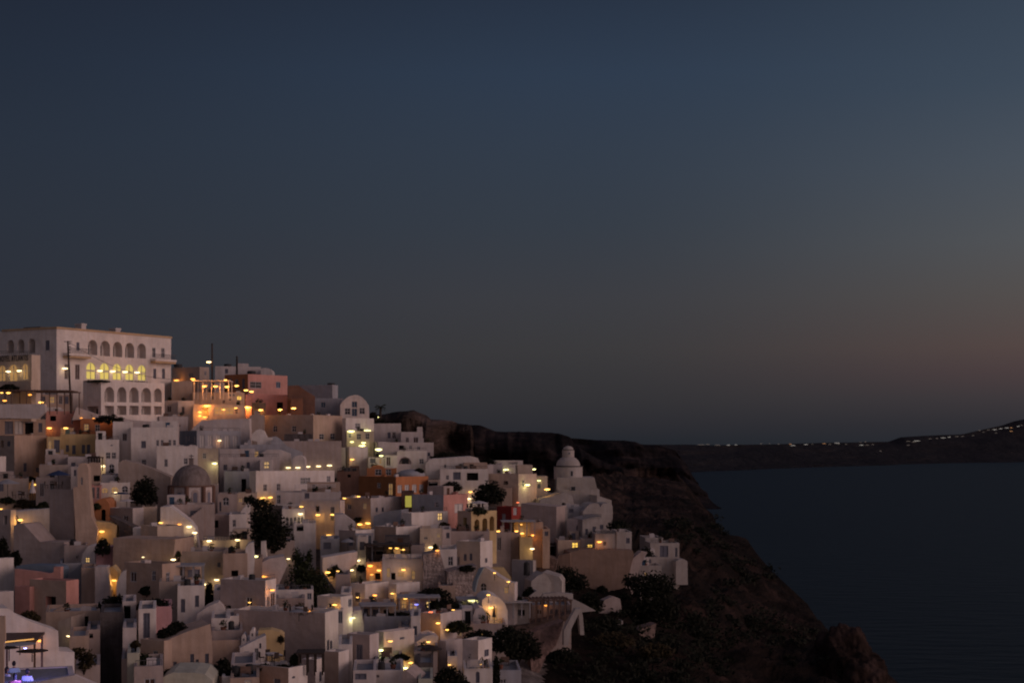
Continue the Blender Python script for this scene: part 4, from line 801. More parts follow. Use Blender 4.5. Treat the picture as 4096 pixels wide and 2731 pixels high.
H('large beige shaded house above the courtyard garden', 1620, 2115, 2352, 832, 1240, 'n', [], a=62, Y=164, clutter=0, colL='n')
W('sloping tan roof wall sweeping to a low right end', [(1470,800),(1480,490),(1740,500),(2010,512),(2290,508),(2270,720),(1950,800)], 'n', -14, 5, Y=176)
W('rose white gable left of the sloping tan roof', [(1255,790),(1255,650),(1380,620),(1472,600),(1475,790)], 'q', 8, 4, Y=177)
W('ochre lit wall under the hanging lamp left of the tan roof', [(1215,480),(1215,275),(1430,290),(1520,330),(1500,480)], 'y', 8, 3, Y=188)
W('rose roof wedge above the tan sloping roof', [(1745,480),(1735,360),(1860,370),(1880,480)], 'W', 8, 4, Y=187)
W('dark diagonal stair wall beside the orange chapel', [(1640,480),(1550,330),(1420,200),(1640,300),(1745,350),(1690,480)], 'k', -8, 2, Y=189, name='stair_wall')
H('cream house with a low blue roof and small lamp', 1840, 2055, 2400, 340, 600, 'c', [], a=44, Y=184, clutter=0)
rg('K')
H('tan pergola house with brown posts and a slab awning', -110, -20, 480, 690, 900, 'n', [(80,790,50,130,'b'),(220,760,60,90,'s'),(380,760,160,100,'s')], a=40, Y=168, clutter=0)
H('dim tan house with a thick parapet under the slab awning', None, -80, 290, 865, 1060, 't', Y=160, clutter=0)
H('white house with tall shutters right of the courtyard garden', None, 160, 515, 920, 1290, 'W', [(232,1180,56,176,'s'),(415,1120,52,150,'s')], Y=158, clutter=0)
H('brown flat roofed house under the lamp lit terrace', None, 190, 820, 470, 860, 't', [(700,640,40,60,'s')], Y=176, clutter=0)
H('cream house with a square black window beneath the street lamp', None, 760, 1080, 500, 860, 'n', [(915,760,90,80,'o')], Y=172, clutter=0)
W('yellow glowing pillar wall under the street lamp', [(1050,820),(1052,430),(1090,370),(1160,350),(1175,560),(1130,820)], 'W', 10, 2.5, Y=173, name='pillar_wall')
H('small rose house right of the glowing pillar', None, 1150, 1235, 560, 830, 'n', Y=174, clutter=0)
W('white post wall beside the trunk of the big dark tree', [(1255,560),(1255,340),(1320,330),(1325,560)], 'W', 6, 3, Y=182)
H('pink mauve house behind the lower trunk', None, 1320, 1700, 330, 620, 'm', Y=188, clutter=0)
W('ribbed white roof of slats between the two dark trees', [(1235,740),(1240,630),(1350,570),(1560,535),(1600,650),(1420,720)], 'V', 10, 4, Y=176, cat='roof', name='slatted_roof')
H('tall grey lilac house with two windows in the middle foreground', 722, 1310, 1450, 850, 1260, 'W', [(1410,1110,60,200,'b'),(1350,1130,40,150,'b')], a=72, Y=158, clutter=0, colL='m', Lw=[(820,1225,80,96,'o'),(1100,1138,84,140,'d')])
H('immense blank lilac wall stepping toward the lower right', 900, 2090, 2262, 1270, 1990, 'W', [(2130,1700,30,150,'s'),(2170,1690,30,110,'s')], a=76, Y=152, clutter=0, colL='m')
H('white terrace house with blue gates below the second dark tree', None, 1445, 1945, 975, 1260, 'W', [(1890,1060,60,90,'B')], Y=166, clutter=0)
H('pale low terrace wall with an outdoor table', None, 1450, 1830, 1085, 1260, 'm', Y=162, clutter=0)
H('white house with blue gate beside a red glowing lamp', None, 2080, 2330, 1230, 1600, 'W', [(2120,1280,50,90,'B'),(2290,1330,60,160,'B')], Y=156, clutter=0)
W('white curved lane wall descending to the domed roofs', [(350,1330),(420,1290),(560,1190),(700,1130),(760,1180),(800,1260),(800,1330)], 'W', 10, 3, Y=157)
H('small white wall house right of the dark lane', None, 640, 770, 980, 1250, 'W', Y=161, clutter=0)
rg('M')
H('low white house with two little windows on the lane', None, 600, 845, 720, 1040, 'W', [(645,910,42,88,'d'),(830,800,20,90,'s')], Y=150, clutter=0)
H('little white house with a narrow blue shutter', None, 790, 960, 690, 940, 'W', [(830,805,34,96,'s')], Y=152, clutter=0)
H('grey flat roofed house before the immense blank wall', None, 610, 1010, 880, 1240, 'm', Y=147, clutter=0)
H('cream lower house under the grey flat roof', None, 610, 990, 1010, 1300, 'n', Y=145, clutter=0)
W('white gabled wing with a small window and blue doors', [(980,1330),(980,1110),(1140,1025),(1320,940),(1325,1180),(1200,1330)], 'W', 14, 5, [(1066,1195,66,88,'d'),(1195,1190,48,160,'d'),(1245,1080,26,70,'s'),(1278,1070,26,80,'s')], Y=144, cat='house', name='gabled_house', group=HG)
W('yellow lit wall tucked behind the white gabled wing', [(1210,1000),(1220,878),(1380,868),(1500,900),(1550,930),(1545,1140),(1350,1140),(1320,1000)], 'y', 6, 2, Y=146.5)
W('white dormer gable nearest the immense wall', [(1105,1000),(1110,900),(1130,865),(1155,865),(1175,910),(1180,1000)], 'W', 6, 2, [(1140,935,26,40,'b')], Y=145.5, cat='dormer', name='dormer', ext=0.5)
W('white dormer gable farther left on the grey roof', [(995,1060),(1000,960),(1020,930),(1040,930),(1058,970),(1060,1060)], 'W', 6, 2, [(1026,1000,24,36,'b')], Y=145.2, cat='dormer', name='dormer', ext=0.5)
H('cream house with a terrace garden at the bottom centre', 1130, 1612, 1860, 1370, 1700, 'W', [(1680,1490,40,30,'s')], a=58, Y=132, clutter=0, colL='n')
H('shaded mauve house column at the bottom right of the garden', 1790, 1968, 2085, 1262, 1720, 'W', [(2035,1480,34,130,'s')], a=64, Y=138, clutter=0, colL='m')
H('cream column house glowing orange beside the mauve column', 2080, 2265, 2400, 1160, 1720, 'W', [], a=66, Y=141, clutter=0, colL='n')
W('wide cream wall with small windows climbing to the right', [(-180,1640),(-180,1110),(-20,1020),(300,890),(592,792),(612,960),(622,1170),(600,1640)], 'n', 24, 4, [(130,1345,46,120,'s'),(355,1290,50,210,'s'),(420,1350,40,190,'s'),(285,1390,34,110,'s'),(200,1410,34,90,'s'),(548,1330,50,300,'s')], Y=136)
H('white courtyard house with a round black water tank', None, 870, 1190, 1310, 1640, 'V', [], Y=136, clutter=0)
H('small pink house at the bottom under the water tank', None, 740, 870, 1480, 1700, 'W', [], Y=130, clutter=0)
H('cream low house with an ochre glow at the bottom edge', None, 860, 1240, 1500, 1700, 'n', [(1090,1550,90,50,'i')], Y=128, clutter=0)
W('pale green domed roof at the bottom edge', [(-60,1700),(-40,1500),(30,1455),(100,1430),(380,1430),(520,1450),(620,1530),(660,1700)], 'G', 6, 6, Y=126, cat='roof', name='domed_roof')
rg('L')
H('brown house with a huge dark doorway in the lower left', None, 600, 1310, 640, 1100, 'n', [(1052,790,210,190,'o')], Y=146, clutter=0)
W('tan ground floor wall under the huge dark doorway', [(760,1160),(760,760),(930,700),(940,1160)], 't', -8, 3, Y=140)
H('dark building standing for the shade of the tall narrow alley', None, 1305, 1600, 640, 1700, 'k', [], Y=140, clutter=0)  # dark stone colour stands for the shade in the alley
H('white framed tall dark doorway beside the alley', None, 1600, 1772, 500, 880, 'V', [(1662,700,90,290,'o')], Y=144, clutter=0)
H('white house with a tall grey doorway in the courtyard', None, 1810, 2035, 598, 1040, 'W', [(1915,815,88,330,'s')], Y=139, clutter=0)
H('mauve wall house behind the courtyard doorway', None, 2030, 2245, 570, 800, 'q', Y=146, clutter=0)
H('cream rounded house between alley and courtyard', None, 1600, 1775, 845, 1250, 'V', [], Y=135, clutter=0)
H('pale yellow lit column at the bottom beside the alley', None, 1655, 1765, 1175, 1720, 'G', [], Y=126, clutter=0)
H('shaded tan courtyard house carrying the terrace hedge', 1830, 2140, 2200, 1015, 1400, 'n', a=60, Y=133, clutter=0)
H('mauve basement below the pale yellow column', None, 1590, 1700, 1250, 1720, 'm', Y=128, clutter=0)
H('white terrace basement at the bottom of the courtyard', None, 1760, 2140, 1350, 1720, 'm', Y=124, clutter=0)
H('cream planter house with a red tiled ledge in the lower left', None, 910, 1160, 955, 1240, 'n', Y=132, clutter=0)
H('tan low house right of the red tiled ledge', None, 1140, 1310, 870, 1300, 'm', [(1195,950,50,60,'o')], Y=136, clutter=0)
H('pinkish base wall left of the alley at the bottom edge', None, 985, 1305, 1340, 1720, 'm', Y=124, clutter=0)
W('broad white stepped wall of the bar terrace in the lower left corner', [(-60,1700),(-60,590),(110,590),(240,690),(420,770),(760,885),(770,1150),(972,1160),(972,1700)], 'W', 26, 3, Y=112)
# ---- lower centre and right (houses below the lane)
rg('N')
H('white house with blue gate left of the fan shaped light', -160, 145, 300, 440, 1000, 'W', [(270,520,50,110,'B')], a=60, Y=158, clutter=0, colL='W')
H('grey awning house with a thin slab roof in the lower centre', None, 400, 850, 555, 780, 'n', [(470,640,60,90,'s'),(600,650,80,90,'s'),(740,650,70,90,'o')], Y=168, clutter=0)
H('blue grey roof house under the thin slab awning', None, 440, 1080, 700, 960, 'g', Y=163, clutter=0)
W('dark slanting gable beside the fan shaped light', [(190,930),(200,740),(250,700),(320,620),(410,610),(440,800),(440,930)], 'V', 8, 4, Y=160, cat='house', name='gabled_house', group=HG)
H('cream house with a blue lamp under a canvas roof', None, 905, 1390, 450, 700, 'n', [(960,540,70,110,'i'),(1080,560,110,90,'i'),(1290,540,90,90,'l')], Y=171, clutter=0)
H('white wall house behind the canvas roof cream house', None, 1410, 1620, 330, 600, 'q', Y=176, clutter=0)
H('cream orange walled corner between two white blocks', None, 890, 1060, 835, 1000, 'n', Y=158, clutter=0)
H('white cube with a narrow shutter right of the orange corner', None, 1055, 1175, 690, 1020, 'W', [(1110,880,50,120,'s')], Y=158, clutter=0)
H('mauve cube lit by a yellow wall lamp', 1175, 1440, 1720, 660, 980, 'V', a=62, Y=160, clutter=0, colL='n')
W('small white vaulted roof beside the sunlit door house', [(1860,800),(1870,690),(1900,600),(1960,580),(2010,600),(2048,680),(2050,800)], 'V', 6, 6, [(1955,700,40,60,'w')], Y=166, cat='house', name='vault_house', group=HG)
H('blue shaded terrace block left of the small vault', None, 1700, 1880, 580, 800, 'g', Y=168, clutter=0)
W('white rounded house glowing orange with a pointed door', [(1985,800),(1990,480),(2060,430),(2120,420),(2210,450),(2280,520),(2320,620),(2330,800)], 'W', 8, 6, [(2150,665,70,170,'i')], Y=169, cat='house', name='rounded_house', group=HG)
H('small white house under a long greenish neon strip', None, 1670, 2000, 510, 660, 'V', [(1850,545,150,44,'s')], Y=174, clutter=0)
H('white L shaped house with a bright wall light in the lower centre', 590, 700, 1100, 900, 1290, 'V', [(760,1180,40,60,'s'),(940,980,60,30,'s')], a=46, Y=152, clutter=0)
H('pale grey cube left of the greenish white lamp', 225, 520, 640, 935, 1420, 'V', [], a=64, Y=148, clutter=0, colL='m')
H('white cube with a tiny window at the bottom left of centre', None, 110, 290, 1060, 1700, 'W', [(230,1370,30,70,'s')], Y=143, clutter=0)
H('white house with blue grey roof and a doorway lamp', None, 300, 600, 1400, 1720, 'V', [(400,1480,150,80,'s')], Y=136, clutter=0)
H('blue roofed terrace between the two bright lower lamps', None, 590, 940, 1265, 1500, 'g', Y=146, clutter=0)
H('cream white house at the bottom under the brightest lower lamp', None, 500, 955, 1400, 1720, 'W', [(620,1475,40,40,'b')], Y=139, clutter=0)
W('small white slab roof pointing right beside the parasols', [(1100,1110),(1110,1040),(1240,960),(1330,935),(1420,960),(1390,1080)], 'V', 10, 4, Y=155, cat='house', name='slab_house', group=HG)
H('grey house with a small window below the dark parasols', None, 1090, 1400, 1150, 1500, 'm', [(1200,1170,60,30,'i')], Y=149, clutter=0)
H('white house with a dark lower room at the bottom centre', None, 1140, 1350, 1300, 1600, 'k', [(1250,1430,160,120,'o')], Y=143, clutter=0)
H('bright cream doorway house at the bottom centre edge', None, 1150, 1340, 1510, 1720, 'G', [(1205,1570,60,90,'l')], Y=136, clutter=0)
W('dark gable roof pointing up at the bottom centre', [(950,1700),(945,1420),(985,1395),(1060,1450),(1140,1520),(1140,1700)], 'm', -8, 4, Y=137, cat='house', name='gabled_house', group=HG)
H('pale house with rounded corner right of the parasols', 1420, 1520, 1740, 1020, 1300, 'V', [(1620,1180,50,60,'s')], a=50, Y=156, clutter=0)
H('long white house right of the lower centre with shuttered windows', 1725, 1930, 2110, 1010, 1560, 'W', [(2040,1170,60,90,'s')], a=60, Y=153, clutter=0, colL='V')
H('white house with striped railing and two arched doors bottom right', None, 1755, 2130, 1380, 1720, 'W', [(1935,1490,50,150,'sa'),(2050,1440,60,150,'sa')], Y=148, clutter=0)
H('tiny white chimney house beside a glowing ledge', None, 1540, 1620, 1215, 1400, 'W', Y=152, clutter=0)
H('grey flat house at the bottom right edge of the town', None, 2130, 2500, 1400, 1720, 'g', Y=152, clutter=0)
H('dim ochre courtyard house with a fig tree', None, 1490, 1880, 800, 1040, 'n', [(1530,870,50,70,'l'),(1690,930,90,50,'i')], Y=163, clutter=0)
H('white lane house above the dark bush at the lower right', None, 1880, 2300, 790, 960, 'm', Y=164, clutter=0)
rg('G')
H('low white garden wall under the second dark tree', None, 210, 345, 1400, 1640, 'W', [(320,1520,40,80,'s')], Y=170, clutter=0)
H('grey shaded house right of the second dark tree', None, 140, 330, 1165, 1420, 'm', Y=178, clutter=0)
H('dark blue roofed kiosk above the long retaining wall', None, -60, 190, 700, 900, 'g', [(30,790,100,90,'s')], Y=193, clutter=0)
H('shadowed grey wall right of the framed gateway', None, 1100, 1300, 780, 930, 'm', Y=192, clutter=0)
H('white terrace front under the gabled church', None, 1480, 1700, 1310, 1500, 'n', Y=176, clutter=0)
# ---- dome church near the left
rg('F')
def brown_dome():
    Y = 203; place('brown domed church with eight sided drum and dark pilasters')
    S = Y / F / 3.26667; cx = px_to(262, 0, Y)[0]
    root = empty('domed_church', (cx, Y + 4, px_to(0, 940, Y)[1] - 4)); tag(root, 'brown domed church with eight sided drum and dark pilasters', 'church')
    z0 = root.location.z; Z = lambda y: px_to(0, y, Y)[1] - z0
    r = 292 * S
    m = pl('dome_render', (0.25, 0.205, 0.195), streak=0.35); m2 = CM['m']; dk = CM['b']
    bm = bmesh.new(); lathe(bm, [(r, 0), (r, Z(672))], 8); dr = mesh_obj('drum', bm, CM['V'], root)
    bm = bmesh.new(); lathe(bm, [(r * .9, Z(680)), (r * 1.03, Z(680)), (r * 1.03, Z(664)), (r * .86, Z(664))], 24); mesh_obj('cornice', bm, dk, root)
    bm = bmesh.new(); r2 = 258 * S; Hh = Z(388) - Z(664)
    lathe(bm, [(r2 * math.cos(k * math.pi / 24), Z(664) + Hh * math.sin(k * math.pi / 24)) for k in range(13)], 40); mesh_obj('dome', bm, m, root, True)
    bm = bmesh.new(); bx(bm, -.28 , .28, -.28, .28, Z(395), Z(310)); bx(bm, -.36, .36, -.36, .36, Z(310), Z(303)); mesh_obj('cupola', bm, m, root)
    bm = bmesh.new(); tube(bm, (0, 0, Z(303)), (0, 0, Z(255)), .05); tube(bm, (-.3, 0, Z(275)), (.3, 0, Z(275)), .05); mesh_obj('cross', bm, M_ME, root)
    for k in range(8):
        a = k * math.pi / 4; c, s = math.cos(a), math.sin(a)
        if s > 0.3: continue
        bm = bmesh.new(); tube(bm, (r * c * .99, r * s * .99, 0), (r * c * .99, r * s * .99, Z(676)), .34, n=6); mesh_obj('pilaster', bm, dk, root)
        am = a + math.pi / 8; ap = r * math.cos(math.pi / 8); c, s = math.cos(am), math.sin(am)
        if s > 0.3: continue
        T = Vector((-s, c, 0)); Nn = Vector((c, s, 0))
        def pan(d0, w_, za, zb, mm, nm, par):
            lp = arch_loop(-w_ / 2, w_ / 2, za, zb); bm = bmesh.new()
            f = [bm.verts.new(Nn * (ap + d0) + T * x + Vector((0, 0, z))) for x, z in lp]; g = [bm.verts.new(Nn * (ap - .1) + T * x + Vector((0, 0, z))) for x, z in lp]
            bm.faces.new(f)
            for i in range(len(f)): bm.faces.new((f[i], f[(i+1) % len(f)], g[(i+1) % len(f)], g[i]))
            return mesh_obj(nm, bm, mm, par)
        wo = pan(.06, 92 * S, Z(905), Z(715), m2, 'window', root); pan(.075, 56 * S, Z(900), Z(750), M_SH, 'pane', wo)
brown_dome()
H('white plinth terrace around the brown domed church', None, 20, 650, 905, 1060, 'm', Y=196, clutter=0)
rg('C')
def low_dome():
    Y = 240; lb = 'low grey dome between orange house and barrel vault'; place(lb)
    S = Y / F / 3.26667; root = empty('low_dome', (px_to(1160, 0, Y)[0], Y + 5, px_to(0, 1115, Y)[1] - 1)); tag(root, lb, 'dome')
    r = 190 * S; bm = bmesh.new(); lathe(bm, [(r * math.cos(k * math.pi / 20), 1 + 75 * S * math.sin(k * math.pi / 20) * 1.0) for k in range(11)], 32); mesh_obj('dome', bm, CM['g'], root, True)
    bm = bmesh.new(); lathe(bm, [(r * .98, -2), (r * .98, 1.0)], 32); mesh_obj('drum', bm, CM['g'], root, True)
low_dome()
# ---------------------------------------------------------------- everything that stands on what is built so far
bpy.context.view_layer.update()
DG = bpy.context.evaluated_depsgraph_get()
def hit(x, y, raw=False):
    U, V = uv(x, y); d = Vector(((U - CU) / F, 1.0, -(V - HZ) / F)).normalized()
    ok, p, n, i, ob, mx = sc.ray_cast(DG, Vector((0, 0, CH)), d)
    if not ok: return None, None, d, U, V, None
    if n.dot(d) > 0: n = -n
    return p, n, d, U, V, ob
# ---- lamps
LN = 0
def lamp(x, y, t='w', note='', size=1.0, power=1.0, Y=None, wide=1.0, post=0):
    global LN
    LN += 1; label = note; place(label)
    p, n, d, U, V, ob = hit(x, y)
    if Y or p is None or p.y > 700:
        Yl = Y or D(U, V); p = Vector(((U - CU) / F * Yl, Yl, zz(V, Yl))); n = None
    else:
        c = max(0.3, -n.dot(d)); p = p - d * (0.55 / c); 
    s = p.y / F
    rx = 10.0 * s * size * wide; rz = 3.2 * s * size
    root = empty('lamp', p); tag(root, label, 'lamp', 'lamps lit among the houses')
    bm = bmesh.new(); bmesh.ops.create_icosphere(bm, subdivisions=2, radius=1.0)
    for v in bm.verts: v.co = Vector((v.co.x * rx, v.co.y * rz, v.co.z * rz))
    mesh_obj('glass_shade', bm, LAMPM[t], root, True)
    bm = bmesh.new(); bx(bm, -rx * .35, rx * .35, -rz * .4, rz * .4, rz * .9, rz * 1.25)
    if n is not None and abs(n.z) < 0.6: 
        q = n * -0.5; tube(bm, (0, 0, rz * 1.1), (q.x, q.y, rz * 1.1), .035, n=5)
    elif post: tube(bm, (0, 0, rz * 1.2), (0, 0, rz * 1.9), .04, n=5); tube(bm, (0, 0, rz * 1.9), (.8, 0, rz * 1.9), .04, n=5); tube(bm, (.8, 0, rz * 1.9), (.8, 0, -post), .07, n=6)
    elif n is not None: tube(bm, (0, 0, -rz), (0, 0, -0.9), .04, n=5)
    mesh_obj('bracket', bm, M_ME, root)
    ld = bpy.data.lights.new('bulb', 'POINT'); ld.energy = (9.5 if cur[0] != 'B' else 60) * power * size; ld.color = LCOL[t if cur[0] != 'B' else 'o']; ld.shadow_soft_size = 0.15
    lo = bpy.data.objects.new('bulb', ld); COL.objects.link(lo); lo.parent = root; lo.location = (0, -rz - .12, -rz - .12)
rg('A')
for i, (x, y) in enumerate(((1308,663),(1475,670),(1635,677),(1792,685))):
    lamp(x, y, 'w', '%s of the four white globes between the lit hotel arches' % ('leftmost', 'second from left', 'third from left', 'rightmost')[i], 1.15, .35)
lamp(850,632,'w','white lamp on the hotel wall left of the tall wooden pole',1.15,.5)
lamp(108,672,'w','left one of two lamps in front of the lit hotel arcade',1.1,1.4); lamp(250,663,'w','right one of two lamps in front of the lit hotel arcade',1.1,1.4)
lamp(2305,787,'o','orange lamp at the right foot of the big hotel',1.1,.8,Y=238)
lamp(110,950,'y','bright lamp under the pergola roof at the left edge',1.0,1.6,Y=226); lamp(22,950,'y','small lamp touching the left edge under the pergola roof',.7,.8,Y=226)
lamp(390,975,'o','small orange lamp under the middle of the pergola roof',.8,.9,Y=226); lamp(535,1075,'y','brightest lamp at the pergola balcony corner',1.2,1.4,Y=226)
lamp(575,1105,'o','orange lamp just below the pergola balcony corner lamp',.8,.6,Y=225); lamp(60,1052,'o','orange glow on the pergola floor at the left edge',.9,1.2,Y=226)
lamp(645,1410,'y','left one of two lamps on the salmon pink wall',1.1,1.2); lamp(858,1410,'y','right one of two lamps on the salmon pink wall',1.05,1.2)
lamp(1062,1277,'o','faint orange lamp at the top of the dark stair hedge',.55,.4); lamp(1225,1282,'o','second faint orange lamp along the dark hedge',.55,.4); lamp(1325,1330,'o','third faint orange lamp along the dark hedge',.55,.4); lamp(1462,1320,'o','fourth faint orange lamp beside the cactus hedge',.55,.4)
rg('B')
lamp(573,352,'w','white street lamp on the tall skyline pole',1.1,.6,Y=266)
lamp(150,592,'o','orange lamp over the tan flat terrace wall',1.05,1.5); lamp(362,573,'o','orange lamp at the left end of the roof terrace beam',1.0,1,Y=262); lamp(790,586,'y','thin lamp strip on the roof terrace beam',.75,.4,Y=262)
lamp(515,666,'o','leftmost of three lamps inside the roof terrace',1.1,1.6,Y=262); lamp(660,668,'o','middle one of three lamps inside the roof terrace',1.1,1.6,Y=262); lamp(810,675,'y','rightmost of three lamps inside the roof terrace',1.05,1.2,Y=262); lamp(937,662,'y','lamp beside the red door of the roof terrace',1.0,1,Y=262)
lamp(1058,720,'y','upper lamp of the slanting pair under the orange wall',1.0,1,Y=262); lamp(1130,738,'y','lower lamp of the slanting pair under the orange wall',1.0,1,Y=262)
lamp(548,920,'o','wide glowing lamp pair above the restaurant entrance',1.1,2.2,wide=1.6); lamp(520,1072,'o','fire bright lamp at the restaurant entrance foot',1.2,2,wide=.8); lamp(455,1005,'o','small orange lamp left of the restaurant entrance',.8,.8)
lamp(455,1055,'o','low orange lamp at the left foot of the restaurant entrance',.7,.6)
lamp(1075,943,'y','largest yellow lamp right of the restaurant openings',1.2,3,wide=1.5); lamp(765,973,'y','tiny lamp inside the middle restaurant opening',.7,.4); lamp(925,953,'y','tiny lamp by the red restaurant door',.7,.4)
lamp(1250,978,'y','lamp on the narrow dark red house',1.05,1.2); lamp(1505,973,'y','lamp in front of the glowing doorway of the rose storey',1.05,1.6,Y=267); lamp(1680,955,'y','lamp on the orange lit corner house',1.1,2.2,Y=266)
lamp(712,1378,'w','dim pale lamp in front of the white shutters row',.8,.2)
rg('C')
lamp(405,538,'g','left one of two long lamps below the arched house',1.2,1.6,wide=1.3); lamp(612,530,'g','right one of two long lamps below the arched house',1.2,1.6,wide=1.4)
lamp(418,675,'g','small left lamp on the lit stair terrace',.8,.7); lamp(570,688,'g','upper right lamp on the lit stair terrace',1.0,1); lamp(550,727,'g','lower wide lamp on the lit stair terrace',1.0,1,wide=1.4)
lamp(765,775,'g','brightest street lamp right of the lit staircase',1.5,3.2,Y=250); lamp(800,858,'g','lamp just below the brightest street lamp',.9,.8,Y=250); lamp(420,905,'y','thin lamp on the white lit house below the staircase',.9,.8)
lamp(772,352,'g','thin lamp beneath the palm on the skyline',.7,.5)
lamp(318,1412,'y','small lamp on the grey roof left of the orange house',.8,.4); lamp(503,1388,'y','small lamp on the grey roof nearer the orange house',.8,.4)
lamp(1940,1418,'w','white lamp beside the salmon house and dark bushes',1.0,1.5)
lamp(1965,1328,'y','yellow glow among the bushes above the salmon house',.9,.8)
rg('D')
lamp(208,516,'g','left greenish lamp below the white roofs cluster',1.15,1.4); lamp(570,510,'g','right greenish lamp beside the dark slope',1.0,1)
lamp(490,714,'g','greenish wall lamp on the cream corner house',1.1,3.2,); lamp(640,658,'g','thin greenish lamp left of the domed church',.8,.5); lamp(747,772,'y','bright orange white lamp left of the domed church body',1.3,2.4,Y=253)
lamp(100,1320,'y','leftmost lamp in the ochre terraces below the red house',.95,1); lamp(350,1318,'y','second lamp in the ochre terraces',.95,1.4); lamp(417,1346,'y','third lamp in the ochre terraces',.95,1.4); lamp(562,1371,'o','fourth lamp in the ochre terraces',1.0,1.4)
lamp(552,1549,'w','lamp below the ochre terraces beside the black house',1.0,1.6); lamp(1430,1457,'o','warm lamp on the white terrace under the church',1.1,1.8); lamp(410,1230,'y','faint lamp under the red house terrace roof',.5,.7)
lamp(362,944,'r','tiny red light on the roof of the dark red house',.6,.1)
rg('E')
lamp(1340,730,'w','white lamp above the pale balustrade balcony',1.1,1.6); lamp(455,972,'y','small lamp left of the dark umbrella terrace',.95,.8); lamp(265,1432,'y','bright lamp casting a diagonal streak on the white wall',1.2,4)
lamp(2100,1470,'y','lamp on the white curved wall left of its pair',.95,.9); lamp(2345,1490,'o','faint red lamp on the curved wall',.8,.4)
lamp(15,1290,'y','small orange lamp at the left edge above the grey house',.7,1)
lamp(1510,1076,'w','dim lamp under the blue awning',.7,.6)
rg('F')
lamp(648,368,'g','greenish yellow lamp on the tan house flank',1.1,3.2); lamp(1280,820,'y','left one of twin lamps above the big dark tree',1.05,1.2); lamp(1375,812,'y','right one of twin lamps above the big dark tree',1.05,1.2)
for i, (x, y) in enumerate(((1610,425),(1735,424),(1865,411),(2005,405),(2150,395))):
    lamp(x, y, 'w', '%s of the five strung lights on the long white roof' % ('leftmost', 'second', 'third', 'fourth', 'rightmost')[i], .85, .5, wide=1.3)
lamp(1782,932,'y','lamp on the dark hedge right of the tree top',.9,.4); lamp(1770,1028,'w','lamp above the five tall windows',1.05,1.2); lamp(1997,1040,'y','left lamp of the pair on the mauve wall',1.0,1.8); lamp(2190,1037,'y','right lamp of the pair on the mauve wall',1.0,1.2)
lamp(313,1195,'w','upper lamp on the white curved wall by the steps',1.15,1.2); lamp(388,1273,'w','lower lamp on the white curved wall by the steps',1.1,1.2)
lamp(577,1380,'w','left lamp of the cream terrace beneath the palm',1.15,1.6); lamp(950,1368,'w','right lamp of the cream terrace beneath the palm',1.15,1.6); lamp(2140,1306,'y','lamp over the low dark bush in the middle',1.05,1)
rg('G')
lamp(455,510,'y','left one of two bright lamps below the glowing zigzag wall',1.1,2.6); lamp(560,495,'y','right one of two bright lamps below the glowing zigzag wall',1.1,2.6)
lamp(855,820,'y','left lamp under the dark timber veranda',.7,.4); lamp(940,822,'y','middle lamp under the dark timber veranda',.9,.6); lamp(1015,840,'y','right lamp under the dark timber veranda',.95,.8)
lamp(1380,810,'w','lamp at the foot of the yellow lit round house',1.0,1.5); lamp(1468,852,'o','orange ember lamp below the yellow lit round house',.85,.7); lamp(430,981,'w','white lamp on the end of the long retaining wall',1.1,1.5); lamp(345,1107,'w','white lamp by the garden steps under the retaining wall',1.05,1)
lamp(705,1110,'y','left wall lamp of the striped balcony house',.9,2); lamp(1025,1103,'y','right wall lamp of the striped balcony house',.9,1.6); lamp(38,1135,'y','lamp left of the small round bush by the dark tree',1.05,1.2); lamp(168,1120,'y','tiny lamp inside the small round bush',.7,.3)
lamp(650,1435,'o','left of two warm lamps on the lower white house',.95,2); lamp(880,1412,'y','right of two warm lamps on the lower white house',.85,1.6); lamp(2260,600,'y','lamp at the right end of the ochre arcade',1.0,2)
lamp(2135,1432,'y','lamp at the foot of the pointed gable',.85,1); lamp(1965,322,'y','tiny lamp in the garden above the ochre arcade',.6,.8)
lamp(590,1050,'o','large soft orange lantern on the warm lit terrace',1.4,2.5,wide=.8); lamp(610,1165,'o','faint red lamp on the warm lit terrace floor',.7,.5)
rg('K')
lamp(108,578,'w','white lamp at the corner of the pergola awning',1.15,1.4); lamp(1178,537,'g','street lamp beside the trunk of the big dark tree',1.35,2.6); lamp(1612,569,'w','small lamp in the left of the second dark tree',.75,.4)
lamp(1300,798,'o','orange lamp on the roof edge of the grey lilac house',1.1,.8); lamp(675,843,'w','upper one of two white lamps over the dark lane',1.1,1.3); lamp(523,900,'w','lower one of two white lamps over the dark lane',1.1,1.3); lamp(1403,976,'o','orange lamp over the brown doors of the lilac house',1.1,1.4)
lamp(2127,745,'y','lamp between second dark tree and round bush',1.05,1); lamp(1862,1250,'o','bright orange lamp on top of the immense blank wall',1.15,1); lamp(2215,1168,'y','glowing lantern by the blue gate',1.05,1); lamp(1922,856,'y','tiny lamp deep in the second dark tree',.65,.3); lamp(1105,1138,'y','thin light bar in the lilac house window',.7,.2,wide=.9)
rg('L')
lamp(515,1012,'o','orange lamp on the bar terrace awning',1.5,.5,wide=.9); lamp(1092,1535,'y','big blazing lamp at the bottom edge',1.7,2,wide=.9,Y=104); lamp(895,952,'w','pale strip lamp by the dark doorway',.9,.4)
rg('J')
lamp(1490,1045,'y','yellow lamp at the foot of the lit steps',1.0,2.6)
lamp(1330,407,'y','hanging lamp over the ochre wall by the dark bush',1.15,1.6)
lamp(1870,743,'w','faint lamp on the dark slab roof',.6,.1)
rg('N')
lamp(985,463,'y','lamp under the canvas roof of the cream house',.9,.9); lamp(1130,540,'u','small blue light under the canvas roof',.85,.3); lamp(1315,640,'r','red glowing strip below the canvas roof',.95,.5); lamp(1610,611,'y','small lamp in the dark bushes right of the canvas roof',.65,.4)
